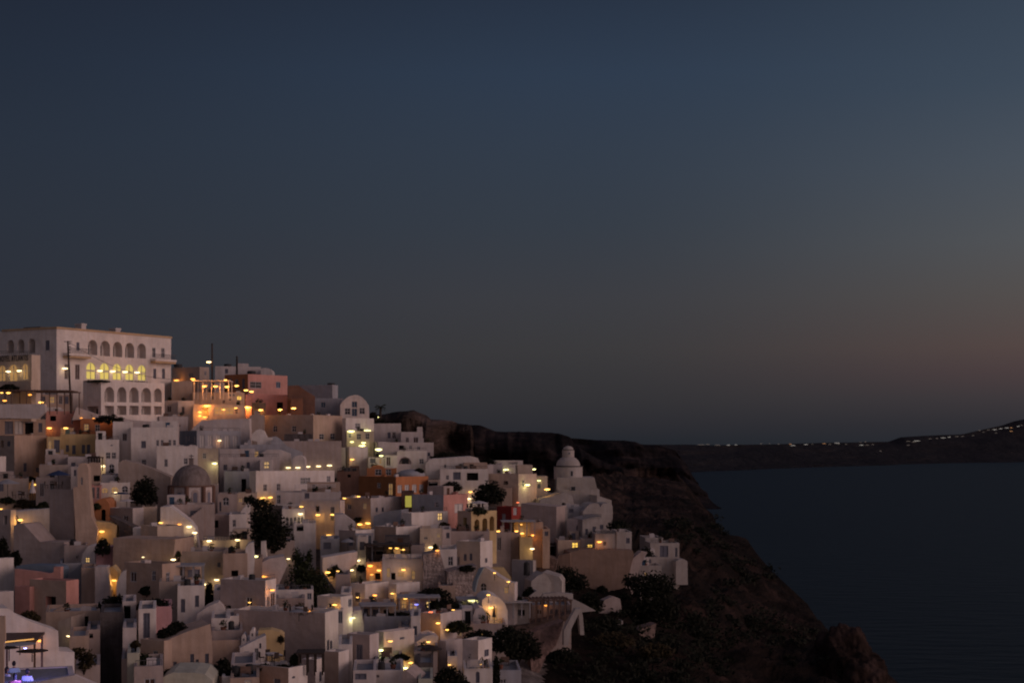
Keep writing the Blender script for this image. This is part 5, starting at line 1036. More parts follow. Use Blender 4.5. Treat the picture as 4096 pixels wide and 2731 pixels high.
lamp(1412,783,'y','yellow wall lamp on the mauve cube',.95,2.2); lamp(1530,870,'y','window glow lamp of the dim ochre courtyard',.8,1); lamp(788,1019,'y','lamp on the white L shaped house',1.05,1); lamp(1285,1028,'y','lamp above the dark parasols',.9,1)
lamp(667,1135,'g','greenish white lamp shining down on a pale wall',1.2,3.2); lamp(1052,1298,'y','amber lamp over the brightest lower lamp',1.05,1.2); lamp(990,1368,'g','brightest greenish white lower lamp',1.2,3.2); lamp(2103,580,'y','lamp above the pointed door of the rounded house',1.0,4)
lamp(1860,485,'g','long greenish neon strip under a small roof',1.1,2,wide=2.2); lamp(1560,1325,'y','small lamp on the glowing ledge',.7,1); lamp(1975,1325,'y','small lamp by the striped railing',.7,.8)
lamp(300,715,'g','fan shaped light at the end of the grey gable',.9,2.0); lamp(360,447,'y','small lamp under the dark canopy at the left',.65,.5)
rg('I')
lamp(730,915,'o','small red orange lamp under the pergola terrace',.75,.5)
lamp(240,605,'y','lamp at the end of the yellow glowing wall',.7,2.5); lamp(60,490,'y','lamp behind the pointed gable on the yellow wall',.6,2.5)
# far shore lights
def far_light(u, v, w_=8, t='w'):
    U = u; Yf = 10800 + (U - 2600) * 4.2
    Yf -= 700; p = ((U - CU) / F * Yf, Yf, zz(v, Yf)); s = Yf / F
    o = None
    bm = bmesh.new(); bmesh.ops.create_icosphere(bm, subdivisions=1, radius=1.0)
    for q in bm.verts: q.co = Vector((q.co.x * w_ / 2 * s, q.co.y * s, q.co.z * 1.15 * s))
    o = mesh_obj('far_lamp', bm, FARM[t], None, loc=p); return o
FARM = {'w': mat('far_white_light', (.5, .5, .5), emit=(0.9, 0.85, 0.75), es=0.3), 'o': mat('far_orange_light', (.5, .3, .2), emit=(1.0, 0.5, 0.2), es=0.35), 'd': mat('far_dim_light', (.3, .3, .3), emit=(0.8, 0.65, 0.5), es=0.09)}
def fl(pts, label, grp):
    for u, v, w_, t in pts: tag(far_light(u, v, w_, t), label, 'lamp', grp)
k = 1.3096
fz = lambda L: [(2300 + x / k, 1500 + y / k, w_ / k, t) for x, y, w_, t in L]
fl(fz([(660,364,50,'d'),(695,363,30,'d'),(745,366,40,'d'),(803,366,24,'w'),(843,365,14,'w'),(975,359,14,'d'),(1020,358,10,'d'),(1066,361,12,'d'),(1128,361,18,'o'),(1210,363,26,'w'),(1243,361,12,'d'),(1305,358,22,'o'),(1335,361,20,'d'),(1372,355,34,'w'),(1380,360,20,'d'),(1495,350,12,'d'),(1522,349,14,'d'),(1420,362,14,'d'),(1560,364,16,'d')]), 'speck of light along the crest of the far low island', 'lights along the low island crest')
fl(fz([(1142,368,32,'w')]), 'brightest white light on the far low island crest', 'bright far light')
fl(fz([(1500,366,30,'w'),(1530,366,24,'d'),(1570,403,30,'d'),(1600,397,16,'d'),(1650,418,20,'d'),(1680,422,16,'o')]), 'speck of light low on the far shore where the island meets the sea', 'lights low on the far shore')
fl(fz([(1735,420,36,'o')]), 'orange light at the waterline of the far shore', 'waterline light')
fl(fz([(1745,346,26,'d'),(1790,344,44,'w'),(1745,366,22,'d'),(1775,350,30,'d'),(1860,333,20,'d'),(1895,331,14,'d'),(1929,328,30,'w'),(1960,324,20,'w'),(2000,321,24,'d'),(2030,320,20,'d'),(2085,316,16,'d'),(2118,289,16,'d'),(2140,298,14,'d'),(2165,287,18,'d'),(2198,285,30,'w'),(2230,280,22,'w'),(2262,276,30,'w'),(2285,275,18,'o'),(2322,268,18,'w'),(2340,262,14,'d'),(2205,302,14,'d'),(2285,293,20,'o')]), 'speck of light climbing the far hill at the right edge', 'lights climbing the right hand hill')
# ---- foliage
def plant(label, x, y, w_, h_, k='d', Y=None, name='bush', cat='bush', group=None, dens=1.0, blobs=None, trunk=0.0, sz=0.17):
    """x,y = foot of the plant in the crop; w_,h_ its size there"""
    place(label)
    p, n, d, U, V, ob = hit(x, y)
    if Y or p is None or p.y > 1200: Yp = Y or D(U, V); p = Vector(((U - CU) / F * Yp, Yp, zz(V, Yp)))
    s = p.y / F / 3.26667; W_, H_ = w_ * s, h_ * s
    p = p.copy(); p.z -= .25
    root = empty(name, p); tag(root, label, cat, group)
    bl = blobs or [(0, .42, .46, .42), (-.3, .3, .24, .3), (.3, .34, .24, .32), (.06, .72, .3, .28), (-.15, .16, .32, .18), (.2, .14, .3, .16), (-.12, .62, .25, .25)]
    bm = bmesh.new()
    for bxx, bz, br, bh in bl:
        c = (bxx * W_, random.uniform(-.1, .1) * W_, trunk * H_ + bz * H_ * (1 - trunk)); r = (br * W_, br * W_ * .8, bh * H_ * (1 - trunk))
        vol = max(.3, r[0] * r[2]); leaves(bm, c, r, int(min(2600, 40 + 150 * vol * dens)), sz)
    mesh_obj('crown' if cat == 'tree' else 'leaves', bm, LEAF[k], root)
    bm = bmesh.new()
    if (cat == 'tree' and (n is None or n.z > .5) and not Y) or trunk:
        tube(bm, (0, 0, -1.5), (0, 0, H_ * .6), .28, .1)
        for a in range(5):
            an = a * 1.3; zz_ = H_ * (.25 + .08 * a); tube(bm, (0, 0, zz_), (math.cos(an) * W_ * .25, math.sin(an) * W_ * .2, zz_ + H_ * .2), .1, .04, 5)
    else:
        for a in range(5): an = a * 1.25; tube(bm, (0, 0, -.3), (math.cos(an) * W_ * .2, math.sin(an) * W_ * .2, H_ * .5), .05, .02, 5)
    mesh_obj('trunk' if cat == 'tree' else 'stems', bm, M_TM, root)
    return root
def palm(label, x, y, h_, fr, Y=None):
    place(label); p, n, d, U, V, ob = hit(x, y)
    if Y: p = Vector(((U - CU) / F * Y, Y, zz(V, Y)))
    s = p.y / F / 3.26667; H_, R = h_ * s, fr * s
    root = empty('palm_tree', p); tag(root, label, 'palm tree')
    bm = bmesh.new(); tube(bm, (0, 0, -1), (.1, 0, H_), .26, .2, 8); mesh_obj('trunk', bm, M_TM, root)
    bm = bmesh.new()
    for i in range(26):
        a = i * 2.4; up = random.uniform(-.3, 1.0); prev = Vector((.1, 0, H_)); L = R * random.uniform(.85, 1.1)
        dv = Vector((math.cos(a) * math.cos(up), math.sin(a) * math.cos(up), math.sin(up)))
        for j in range(7):
            q = prev + dv * (L / 7); dv = (dv + Vector((0, 0, -.2))).normalized(); sd = dv.cross(Vector((0, 0, 1))).normalized()
            for sg in (-1, 1):
                for m_ in range(2):
                    b0 = prev.lerp(q, m_ / 2); b1 = prev.lerp(q, m_ / 2 + .35); tip = b0 + sd * sg * .16 * R * (1 - j / 9) + dv * .12 * R + Vector((0, 0, -.05 * R))
                    bm.faces.new([bm.verts.new(b0), bm.verts.new(b1), bm.verts.new(tip)])
            bm.faces.new([bm.verts.new(prev + Vector((0, 0, .03))), bm.verts.new(q + Vector((0, 0, .03))), bm.verts.new(q - Vector((0, 0, .03))), bm.verts.new(prev - Vector((0, 0, .03)))])
            prev = q
    mesh_obj('fronds', bm, LEAF['p'], root)
rg('C'); palm('palm tree against the sky right of the arched house', 785, 345, 120, 95, Y=283)
plant('low dark shrub left of the skyline palm', 690, 350, 130, 80, 'd', Y=282)
plant('second dark shrub under the skyline palm', 800, 470, 260, 120, 'd', Y=280)
plant('round bush on the terrace of the white arch house', 1290, 1060, 130, 60, 'd'); plant('dark bush before the barrel vault', 1740, 1290, 250, 130, 'd'); plant('dark bush behind the flat house far right', 2200, 960, 200, 90, 'd')
plant('dark hedge above the long barrel vault', 1650, 890, 420, 110, 'd', Y=262)
rg('F'); palm('low palm beside the cream lamp terrace', 950, 1370, 70, 120)
plant('biggest dark tree in the middle of the town', 1290, 1560, 640, 800, 'd', Y=184, name='pine_tree', cat='tree', trunk=.12, sz=.2, dens=1.3,
      blobs=[(-.30,.93,.13,.06),(-.2,.88,.2,.09),(-.02,.80,.26,.13),(.02,.62,.32,.2),(.14,.45,.36,.2),(.36,.30,.28,.15),(.12,.2,.34,.18),(.24,.10,.24,.14),(-.03,.35,.26,.28)])
rg('K'); plant('second dark tree with pointed tips below the slatted roof', 1880, 1200, 560, 790, 'g', Y=172, name='cypress_tree', cat='tree', trunk=.02, sz=.2, dens=1.3,
      blobs=[(-.28,.85,.14,.16),(-.1,.72,.2,.2),(.02,.86,.07,.12),(-.2,.55,.3,.2),(.1,.5,.26,.18),(.25,.38,.22,.18),(0,.35,.3,.18),(.42,.2,.18,.16),(.3,.15,.28,.18),(.12,.15,.22,.15)])
plant('round bush with lights right of the second dark tree', 2210, 770, 200, 150, 'g'); plant('dark bush in the lane by two white lamps', 575, 1240, 130, 430, 'd', Y=163, dens=.8)
rg('P'); plant('dark tree leaning against the curved tan wall', 940, 1000, 480, 360, 'd', Y=207, name='bushy_tree', cat='tree', sz=.22, blobs=[(-.22,.75,.26,.25),(.02,.6,.3,.3),(.22,.4,.26,.3),(.0,.25,.4,.25),(-.3,.55,.16,.25)])
plant('dark shrubs tumbling below the leaning tree', 1180, 1240, 330, 290, 'd', Y=203, sz=.22); plant('very large dark bush on the cliff below the rightmost terrace', 1990, 1440, 760, 740, 'd', Y=214, name='bushy_tree', cat='tree', sz=.25, dens=.9, blobs=[(-.1,.75,.32,.24),(-.38,.8,.14,.14),(.15,.72,.3,.24),(.0,.4,.42,.35),(-.2,.2,.3,.25),(.25,.25,.3,.3)])
plant('small bush at the foot of the curved tan wall', 1330, 1000, 150, 110, 'd'); plant('dark shrub beside the church windows house', 1540, 170, 320, 140, 'd', Y=232); plant('shrub between the small house and the ramp on the right', 1900, 540, 220, 150, 'd', Y=236)
plant('potted plant by the stair wall under the vault', 380, 1040, 160, 130, 'd'); plant('dark plants on the pergola terrace corner', 230, 1110, 120, 80, 'd')
rg('I'); plant('dark bush at the foot of the rose stone wall', 380, 1600, 600, 420, 'd', Y=168, sz=.22); plant('dark bush below the long white buttress', 950, 1640, 420, 200, 'd', Y=170, sz=.22)
plant('dark shrub patch on the slope beside the small hut', 1500, 1200, 360, 190, 'd', Y=206, sz=.24); plant('brown scrub beneath the small hut', 1600, 1420, 600, 180, 'b', Y=195, sz=.24); plant('scrub patch below the lone stone wall', 2150, 1560, 500, 180, 'b', Y=192, sz=.24)
rg('E'); plant('dark spreading tree in front of the brown sloping wall', 1890, 1210, 360, 380, 'd', Y=200, name='bushy_tree', cat='tree', sz=.2); plant('hedge at the left edge terrace', 80, 1190, 240, 80, 'g'); plant('dark green bush on the white terrace corner', 555, 1280, 170, 110, 'g'); plant('plants on top of the grey post', 390, 905, 130, 60, 'g')
plant('dark shrubs behind the closed parasol', 300, 1250, 260, 120, 'b'); plant('bush on the ledge of the red shuttered house', 1250, 1260, 140, 70, 'g')
rg('J'); plant('tall dark plant at the left edge', 30, 780, 190, 330, 'd', Y=176, sz=.2); plant('dark red flowering bush by the left edge', 200, 820, 160, 200, 'd', Y=175); plant('dark bush under the hanging lamp', 1340, 680, 200, 220, 'd', Y=176)
plant('round topiary in the courtyard garden', 1920, 1200, 190, 120, 'g', dens=1.5); plant('dark garden mass right of the boat shaped terrace', 1500, 1440, 420, 240, 'd', Y=150, sz=.2); plant('courtyard hedge behind the tall grey doorway', 2000, 1400, 460, 150, 'd', Y=148, sz=.2); plant('small plant by the parapet far right of the tan roof', 2310, 700, 90, 60, 'g')
rg('L'); plant('olive green bush on the pink house terrace', 380, 720, 300, 130, 'b', Y=140, sz=.16); plant('drooping olive bush hanging beside the alley', 1100, 1370, 330, 300, 'b', sz=.14, dens=1.5, blobs=[(-.2,.7,.3,.3),(.1,.6,.35,.35),(.3,.45,.2,.3),(0,.25,.28,.25),(-.3,.9,.2,.1)]); plant('small leafy shrub in the bottom courtyard', 1880, 1320, 260, 190, 'g', sz=.14, dens=1.5)
plant('hedge along the top of the climbing cream wall', 2200, 960, 320, 170, 'd', Y=138, sz=.15); plant('terracotta potted shrub by the rounded cream house', 1770, 1060, 110, 80, 'b', Y=130)
rg('M'); plant('leafy shrubs in the low courtyard below the domed roofs', 760, 1430, 260, 230, 'd', sz=.15, dens=1.4); plant('little round tree lit orange from behind', 1690, 1290, 110, 150, 'g', Y=134, sz=.13, dens=1.8); plant('dark hedge on the bottom garden terrace', 1300, 1370, 180, 90, 'd', Y=134); plant('dark hedge right part of the bottom garden terrace', 1540, 1370, 240, 80, 'd', Y=134)
plant('climbing hedge on the cream wall left end', 150, 890, 300, 170, 'd', Y=139, sz=.16); plant('shrub at the bottom left of the climbing wall', 30, 1470, 110, 120, 'd', Y=130)
plant('hanging plant on the yellow lit wall', 1515, 990, 60, 70, 'b')
rg('G'); plant('low dark bush on the glowing zigzag terrace', 440, 455, 170, 60, 'd'); plant('dark flat pine bushes over the canvas roof', 1420, 1440, 440, 130, 'd', Y=173, sz=.2); plant('dark shrub mass right of the canvas roof', 1540, 1590, 420, 150, 'd', Y=170, sz=.2)
plant('large dark bush above the dark red house', 2140, 210, 420, 290, 'd', Y=216, name='bushy_tree', cat='tree', sz=.22, dens=1.1); plant('dark bushes behind the salmon house', 1620, 60, 260, 110, 'd', Y=228); plant('potted plants on the ochre arcade roof', 2000, 350, 230, 90, 'g')
plant('potted tree on the yellow lit terrace', 1440, 830, 60, 90, 'g'); plant('row of plants before the glowing facade', 1850, 1090, 220, 70, 'd'); plant('flower box under the bright lit window', 1530, 510, 170, 50, 'b')
plant('dark shrub beneath the warm lit terrace', 470, 1090, 100, 80, 'd')
rg('N'); plant('fig tree in the dim ochre courtyard', 1680, 870, 340, 160, 'g', Y=161, sz=.18); plant('hedge below the fig tree', 1950, 990, 420, 150, 'd', Y=159, sz=.18); plant('dark bush at the bottom right of the town', 1560, 1568, 400, 260, 'd', Y=140, sz=.18); plant('dark plants on the lower centre terrace', 930, 1230, 200, 80, 'd')
plant('tall dark shrub beside the striped railing house', 2170, 1560, 90, 420, 'd', Y=150, sz=.18); plant('dark planting under the canvas roof', 900, 680, 400, 70, 'd'); plant('big dark bush on the cliff edge lower right', 2290, 1130, 380, 360, 'd', Y=158, sz=.2)
plant('dark shrub at the very bottom right of the houses', 1700, 1610, 320, 130, 'd', Y=136, sz=.18)
rg('A'); plant('cactus hedge at the foot of the hotel wing', 1420, 1320, 380, 110, 'd', Y=231); plant('hedge line on the hotel wing terrace', 1280, 790, 320, 26, 'g'); plant('hedge line on the right part of the wing terrace', 1700, 800, 500, 18, 'g')
plant('dark round bush under the hotel pergola', 120, 900, 260, 90, 'd', Y=228)

# scrub over the cliff slope: nobody could count it
rg('I')
def scrub():
    bm = bmesh.new(); rnd = random.Random(5); n = 0; O = Vector((0, 0, CH))
    while n < 230:
        u = rnd.uniform(2230, 3480); v = rnd.uniform(2080, 2760)
        if u > interp(v, [p[0] for p in SIL], [p[1] for p in SIL]) - 15: continue
        if u < interp(v, [2080, 2450, 2731], [2480, 2420, 2150]): continue
        if fbm(u, v, 0.006) < -.02 + (u - 2700) / 2600: n += 0.08; continue
        d = Vector(((u - CU) / F, 1.0, -(v - HZ) / F)).normalized(); ok, p, nn, i, ob, mx = sc.ray_cast(DG, O, d)
        if not ok or not ob.get('kind') == 'structure' or p.y > 900: n += 0.05; continue
        r = rnd.uniform(.5, 1.6) * (1 + p.y / 500); leaves(bm, (p.x, p.y, p.z + r * .3), (r * 1.4, r * 1.2, r * .6), 60, .16 + p.y / 1500); n += 1
    tag(mesh_obj('scrub', bm, LEAF['d']), 'low dark scrub spread over the steep cliff slope', 'scrub', kind='stuff')
scrub()
# ---------------------------------------------------------------- poles, pergolas, parasols, tanks, people
def at(x, y, Y): U, V = uv(x, y); return Vector(((U - CU) / F * Y, Y, zz(V, Y)))
rg('A')
def pole(label, top, bot, Y, r=.13, arms=0):
    place(label); a = at(*top, Y); b = at(*bot, Y); root = empty('utility_pole', b); tag(root, label, 'pole')
    bm = bmesh.new(); tube(bm, (0, 0, -3), a - b, r * 1.2, r * .8, 8); mesh_obj('shaft', bm, M_TM, root)
    if arms:
        bm = bmesh.new(); t = a - b
        for k in range(arms): bx(bm, t.x - .05, t.x + .45, -.08, .08, t.z - .5 - k * .45, t.z - .38 - k * .45)
        tube(bm, (t.x - .6, 0, t.z - .1), (t.x + .6, 0, t.z - .1), .05, n=5); mesh_obj('insulators', bm, M_ME, root)
    return root
pole('tall wooden pole with insulators in front of the hotel', (885,272), (930,960), 228, .15, 5)
rg('B'); pole('tall slim pole with a street lamp on the skyline', (615,108), (618,620), 266, .16); pole('short chimney mast on the skyline house', (940,275), (940,400), 322, .22)
rg('A')
def cable(label, pts, Y):
    place(label); a = at(*pts[0], Y[0]); root = empty('cable', a); tag(root, label, 'cable')
    bm = bmesh.new(); P = [at(*p, Y[0] + (Y[1] - Y[0]) * i / (len(pts) - 1)) - a for i, p in enumerate(pts)]
    for p, q in zip(P, P[1:]): tube(bm, p, q, .035, n=4)
    mesh_obj('wire', bm, M_ME, root)
cable('black cable sagging across the hotel front to the orange lamp', [(900,285),(1050,385),(1200,465),(1350,545),(1500,610),(1650,665),(1800,710),(1950,740),(2100,762),(2300,778)], (228, 236))
def pergola(label, x0, x1, yt, yb, Y, a=8, dep=4, m=M_TB, posts=5, slat=True):
    place(label); A = R_(a); U0 = uv(x0, yb)[0]; X0 = (U0 - CU) / F * Y; t = (uv(x1, 0)[0] - CU) / F
    wd = (t * Y - X0) / (math.cos(A) - t * math.sin(A)); h = zz(uv(0, yt)[1], Y) - zz(uv(0, yb)[1], Y)
    root = empty('pergola', (X0, Y, zz(uv(0, yb)[1], Y)), A); tag(root, label, 'pergola')
    for k in range(posts + 1):
        for yy in (0.05, dep - .15):
            bm = bmesh.new(); x = wd * k / posts * .99; bx(bm, x, x + .14, yy, yy + .14, -1.2, h - .16); mesh_obj('post', bm, m, root)
    bm = bmesh.new()
    if slat:
        bx(bm, -.2, wd + .2, 0, .18, h - .16, h); bx(bm, -.2, wd + .2, dep - .2, dep, h - .16, h)
        n = int(wd / .45)
        for k in range(n): bx(bm, k * wd / n, k * wd / n + .2, -.3, dep + .3, h + .003, h + .12)
    else: bx(bm, -.2, wd + .2, -.3, dep + .3, h - .15, h)
    mesh_obj('roof_slats' if slat else 'roof_slab', bm, m, root)
    return root
pergola('brown slatted pergola over the restaurant at the left edge', -60, 945, 920, 1120, 224, 6, 6)
pergola('roof terrace frame with white posts over the lit restaurant', 0, 10, 0, 60, 9999) if False else None
rg('B'); pergola('white posted roof terrace frame over the lit restaurant', 375, 830, 590, 745, 262.5, 4, 5, CM['W'], 4, False)
rg('E'); pergola('small dark pergola over the white terrace', 1150, 1290, 612, 690, 217, 4, 2.5, M_TM, 4)
rg('G'); pergola('dark timber veranda roof with lamps beneath', 535, 1115, 775, 905, 186, 6, 3, M_TM, 5, False); pergola('grey square gateway frame beside the timber veranda', 412, 612, 635, 890, 187.5, 6, 1.2, CM['g'], 1, False)
rg('I'); pergola('long pergola with brown posts above the stone band wall', 515, 1060, 850, 1010, 182.5, 10, 3.2, M_TB, 7); pergola('thin canvas covered pergola beside the white house end', 190, 520, 868, 960, 182, 8, 2.5, M_CN, 3, False)
rg('K'); pergola('slab awning of the tan pergola house', -30, 490, 655, 780, 166, 10, 3, M_CN, 4, False)
rg('N'); pergola('thin slab awning in the lower centre', 420, 850, 550, 680, 166, 10, 3, M_CN, 4, False); pergola('canvas roof over the blue lamp terrace', 900, 1420, 440, 640, 169, 6, 3, M_CN, 4, False); pergola('small roof over the greenish neon strip', 1680, 2010, 465, 600, 172.5, 6, 2.5, M_CN, 3, False)
rg('M'); pergola('blue grey awning at the bottom right courtyard', 1740, 2050, 1165, 1290, 133.5, 4, 2, M_TM, 3, False)
rg('D'); pergola('low roof with yellow lit underside below the red house', 170, 580, 1185, 1290, 215, 4, 3, M_CN, 4, False)
def railing(label, x0, x1, yt, yb, Y, a=8, m=M_RT, bars=True, rails=3):
    place(label); A = R_(a); X0 = (uv(x0, 0)[0] - CU) / F * Y; t = (uv(x1, 0)[0] - CU) / F; wd = (t * Y - X0) / (math.cos(A) - t * math.sin(A))
    h = zz(uv(0, yt)[1], Y) - zz(uv(0, yb)[1], Y); root = empty('railing', (X0, Y, zz(uv(0, yb)[1], Y)), A); tag(root, label, 'railing')
    bm = bmesh.new(); n = max(2, int(wd / (.3 if bars else 1.5)))
    for k in range(n + 1): bx(bm, wd * k / n - .025, wd * k / n + .025, 0, .05, -.1, h)
    mesh_obj('bars', bm, m, root)
    bm = bmesh.new()
    for k in range(rails): z = h * (k + 1) / rails; bx(bm, -.05, wd + .05, -.02, .07, z - .03, z + .04)
    mesh_obj('rails', bm, m, root)
rg('F'); railing('white railed balcony front on the long white house', 1700, 2235, 650, 705, 219, 30, M_CW, False, 3); railing('railing of the terrace by the big dark tree', 1380, 1790, 905, 925, 204, 8, M_CW, False, 2)
rg('G'); railing('upper striped railing of the balcony house', 760, 1270, 905, 965, 181.3, 8, M_CW, False, 4); railing('lower striped railing of the balcony house', 850, 1055, 1240, 1285, 181, 8, M_CW, False, 3)
rg('A'); railing('white balcony railing below the pergola', 55, 590, 1100, 1165, 223.5, 6, M_CW, True, 2); railing('dark railing on the hotel left wing', -60, 410, 405, 450, 237, 8, M_RT, True, 2)
rg('E'); railing('balcony railing of the big white house', 2040, 2340, 470, 505, 226, 6, M_CW, False, 2); railing('pale balustrade under the white lamp', 1560, 1700, 855, 925, 209.5, 4, M_CW, True, 2)
rg('D'); railing('dark railing over the white terrace under the church', 1380, 1640, 1320, 1350, 223, 10, M_RT, True, 2); railing('roof railing of the white leaning house', 1220, 1450, 1100, 1150, 228, 10, M_RT, True, 2)
rg('N'); railing('striped railing of the bottom right house', 1800, 2000, 1280, 1370, 147.3, 6, M_CW, False, 5)
def parasol(label, x, y, w_, h_, Y=None, m=M_CB, closed=False):
    place(label); p, n, d, U, V, ob = hit(x, y)
    if Y: p = at(x, y, Y)
    s = p.y / F / 3.26667; H_ = h_ * s; R = w_ * s / 2
    root = empty('parasol', p); tag(root, label, 'parasol')
    bm = bmesh.new(); tube(bm, (0, 0, -.4), (0, 0, H_), .04, n=6); mesh_obj('pole', bm, M_ME, root)
    bm = bmesh.new(); lathe(bm, [(R, H_ * .72), (R * .5, H_ * .88), (0, H_)] if not closed else [(R, H_ * .25), (R * .6, H_ * .6), (.03, H_)], 10); mesh_obj('canopy', bm, m, root)
rg('E'); parasol('dark blue open umbrella over the dim terrace', 765, 1010, 330, 225, 205); parasol('closed white parasol beside the small lamp', 425, 1140, 90, 235, 202, M_CW, True)
parasol('bright blue awning umbrella under the three arches', 1580, 1150, 280, 80, 201, mat('bright_blue_canvas', (0.02, 0.06, 0.16))); parasol('cream lit parasol near the blue awning', 1655, 1260, 200, 100, 198, M_CW); parasol('grey umbrella folded over the left awning terrace', 100, 1110, 330, 210, 204, M_CN)
rg('N'); parasol('black parasol below the small white slab roof', 1270, 1150, 300, 90, 151, M_TM); parasol('dark parasol beside the lamp lit window', 1345, 1260, 260, 190, 149, M_TM); parasol('closed dark parasol before the glowing doorway', 2145, 750, 50, 190, 166, M_TM, True)
rg('K'); parasol('round garden table parasol on the immense wall top', 1750, 1330, 280, 110, 150, M_CN)
rg('G'); parasol('grey parasol in front of the blue roofed kiosk', 300, 860, 200, 170, 188, M_CN); parasol('pale parasol over the dining terrace by the salmon house', 2010, 320, 260, 120, 205, M_CW)
rg('M'); parasol('white table parasol on the bottom garden terrace', 1430, 1300, 220, 140, 133.5, M_CW)
def tank(label, x, y, w_, h_, Y=None):
    place(label); p, n, d, U, V, ob = hit(x, y)
    if Y: p = at(x, y, Y)
    s = p.y / F / 3.26667; r = w_ * s / 2; h = h_ * s; root = empty('water_tank', p); tag(root, label, 'water tank')
    bm = bmesh.new(); lathe(bm, [(0, 0), (r, 0), (r, h * .9), (r * .7, h), (0, h)], 16); mesh_obj('barrel', bm, M_ME, root, False)
    bm = bmesh.new(); lathe(bm, [(0, h), (r * .3, h), (r * .3, h * 1.06), (0, h * 1.06)], 12); mesh_obj('lid', bm, M_ME, root)
rg('M'); tank('black barrel water tank in the bottom courtyard', 930, 1470, 110, 125, 131)
rg('I'); tank('tall dark water tank on the white parapet roof', 480, 520, 80, 170, 202)
rg('B'); tank('flat dark tank on the tan skyline house', 170, 420, 110, 40, 303); tank('low tank on the orange cube roof', 1130, 512, 110, 44, 296); tank('low tank on the grey skyline house', 2170, 652, 100, 26, 304); tank('dark tank on the long pale skyline house', 820, 408, 100, 30, 328)
# tables and chairs on terraces
def table(label, x, y, Y=None, n=4):
    place(label); p, nn, d, U, V, ob = hit(x, y)
    if Y: p = at(x, y, Y)
    root = empty('table', p); tag(root, label, 'table'); bm = bmesh.new(); lathe(bm, [(0, .72), (.6, .72), (.6, .77), (0, .77)], 16); mesh_obj('table_top', bm, M_CW, root)
    bm = bmesh.new(); tube(bm, (0, 0, 0), (0, 0, .72), .05); lathe(bm, [(.3, 0), (.3, .04), (0, .05)], 10); mesh_obj('pedestal', bm, M_ME, root)
    for k in range(n):
        a = k * 2 * math.pi / n + .5; c = empty('chair', (p.x + math.cos(a) * .95, p.y + math.sin(a) * .95, p.z), a - math.pi / 2)
        tag(c, 'chair on the ' + ('right', 'far', 'left', 'near')[k % 4] + ' side of the ' + label, 'chair', 'chairs at the ' + label)
        bm = bmesh.new(); bx(bm, -.22, .22, -.22, .22, .42, .47); mesh_obj('seat', bm, M_TM, c)
        bm = bmesh.new(); bx(bm, -.22, .22, .2, .24, .47, .95); mesh_obj('backrest', bm, M_TM, c)
        for sx in (-.2, .17):
            for sy in (-.2, .17): bm = bmesh.new(); bx(bm, sx, sx + .03, sy, sy + .03, 0, .42); mesh_obj('leg', bm, M_TM, c)
rg('M'); table('round table on the bottom garden terrace', 1400, 1285, 132.5); rg('E'); table('round table under the dark blue umbrella', 700, 1020, 204.5); table('round table by the closed white parasol', 280, 1150, 202)
rg('G'); table('round table by the salmon house', 1960, 330, 204.5); rg('K'); table('round table on top of the immense wall', 1780, 1300, 150.5)
# ---- the bar terrace and its guests in the corner
rg('L')
W('near low parapet of the bar terrace lit blue', [(-60,1800),(-60,1572),(50,1592),(480,1556),(720,1508),(975,1462),(1300,1600),(1300,1800)], 'V', 10, 0.4, Y=64)
M_NV = mat('dark_navy_cloth', (0.03, 0.03, 0.06), var=.1)
pergola('upper awning frame of the bar terrace with a lit edge', -40, 440, 1010, 1260, 104, 10, 4, M_TB, 1, False)
W('cream pillar at the left edge of the bar terrace', [(-60,1800),(-60,690),(60,690),(70,1000),(48,1050),(45,1800)], 'n', 4, .15, Y=62)
for i, (x, y, w_, h_) in enumerate(((120,1200,260,130),(420,1210,420,90),(260,1120,420,90))):
    parasol(('dark folded parasol at the left of the bar terrace', 'wide black parasol in the middle of the bar terrace', 'violet grey parasol at the back of the bar terrace')[i], x, y, w_, h_, 103 - i * 0.7, (M_TM, M_TM, M_CN)[i])
ld = bpy.data.lights.new('bar_light', 'POINT'); ld.energy = 230; ld.color = (.22, .22, 1.0); ld.shadow_soft_size = .3
M_SK = mat('skin', (0.32, 0.17, 0.12), var=.05, rough=.6); M_HR = mat('dark_hair', (0.015, 0.012, 0.012), var=.2, scale=20, rough=.7)
M_S1 = mat('white_shirt', (0.62, 0.62, 0.7), var=.06, scale=4); M_S2 = mat('pale_blue_shirt', (0.35, 0.48, 0.62), var=.06, scale=4); M_S3 = mat('rose_shirt', (0.20, 0.05, 0.06), var=.08, scale=4); M_TRS = mat('dark_trousers', (0.03, 0.03, 0.05), var=.1)
def skinmesh(name, verts, edges, m, parent, sub=2):
    me = bpy.data.meshes.new(name); me.from_pydata([v[:3] for v in verts], edges, []); me.materials.append(m)
    o = bpy.data.objects.new(name, me); COL.objects.link(o); o.parent = parent
    md = o.modifiers.new('skin', 'SKIN'); md.use_smooth_shade = True
    for i, v in enumerate(verts):
        r = v[3]; me.skin_vertices[0].data[i].radius = (r if not isinstance(r, tuple) else r[0], r if not isinstance(r, tuple) else r[1])
    me.skin_vertices[0].data[0].use_root = True
    s = o.modifiers.new('sub', 'SUBSURF'); s.levels = sub; s.render_levels = sub
    return o
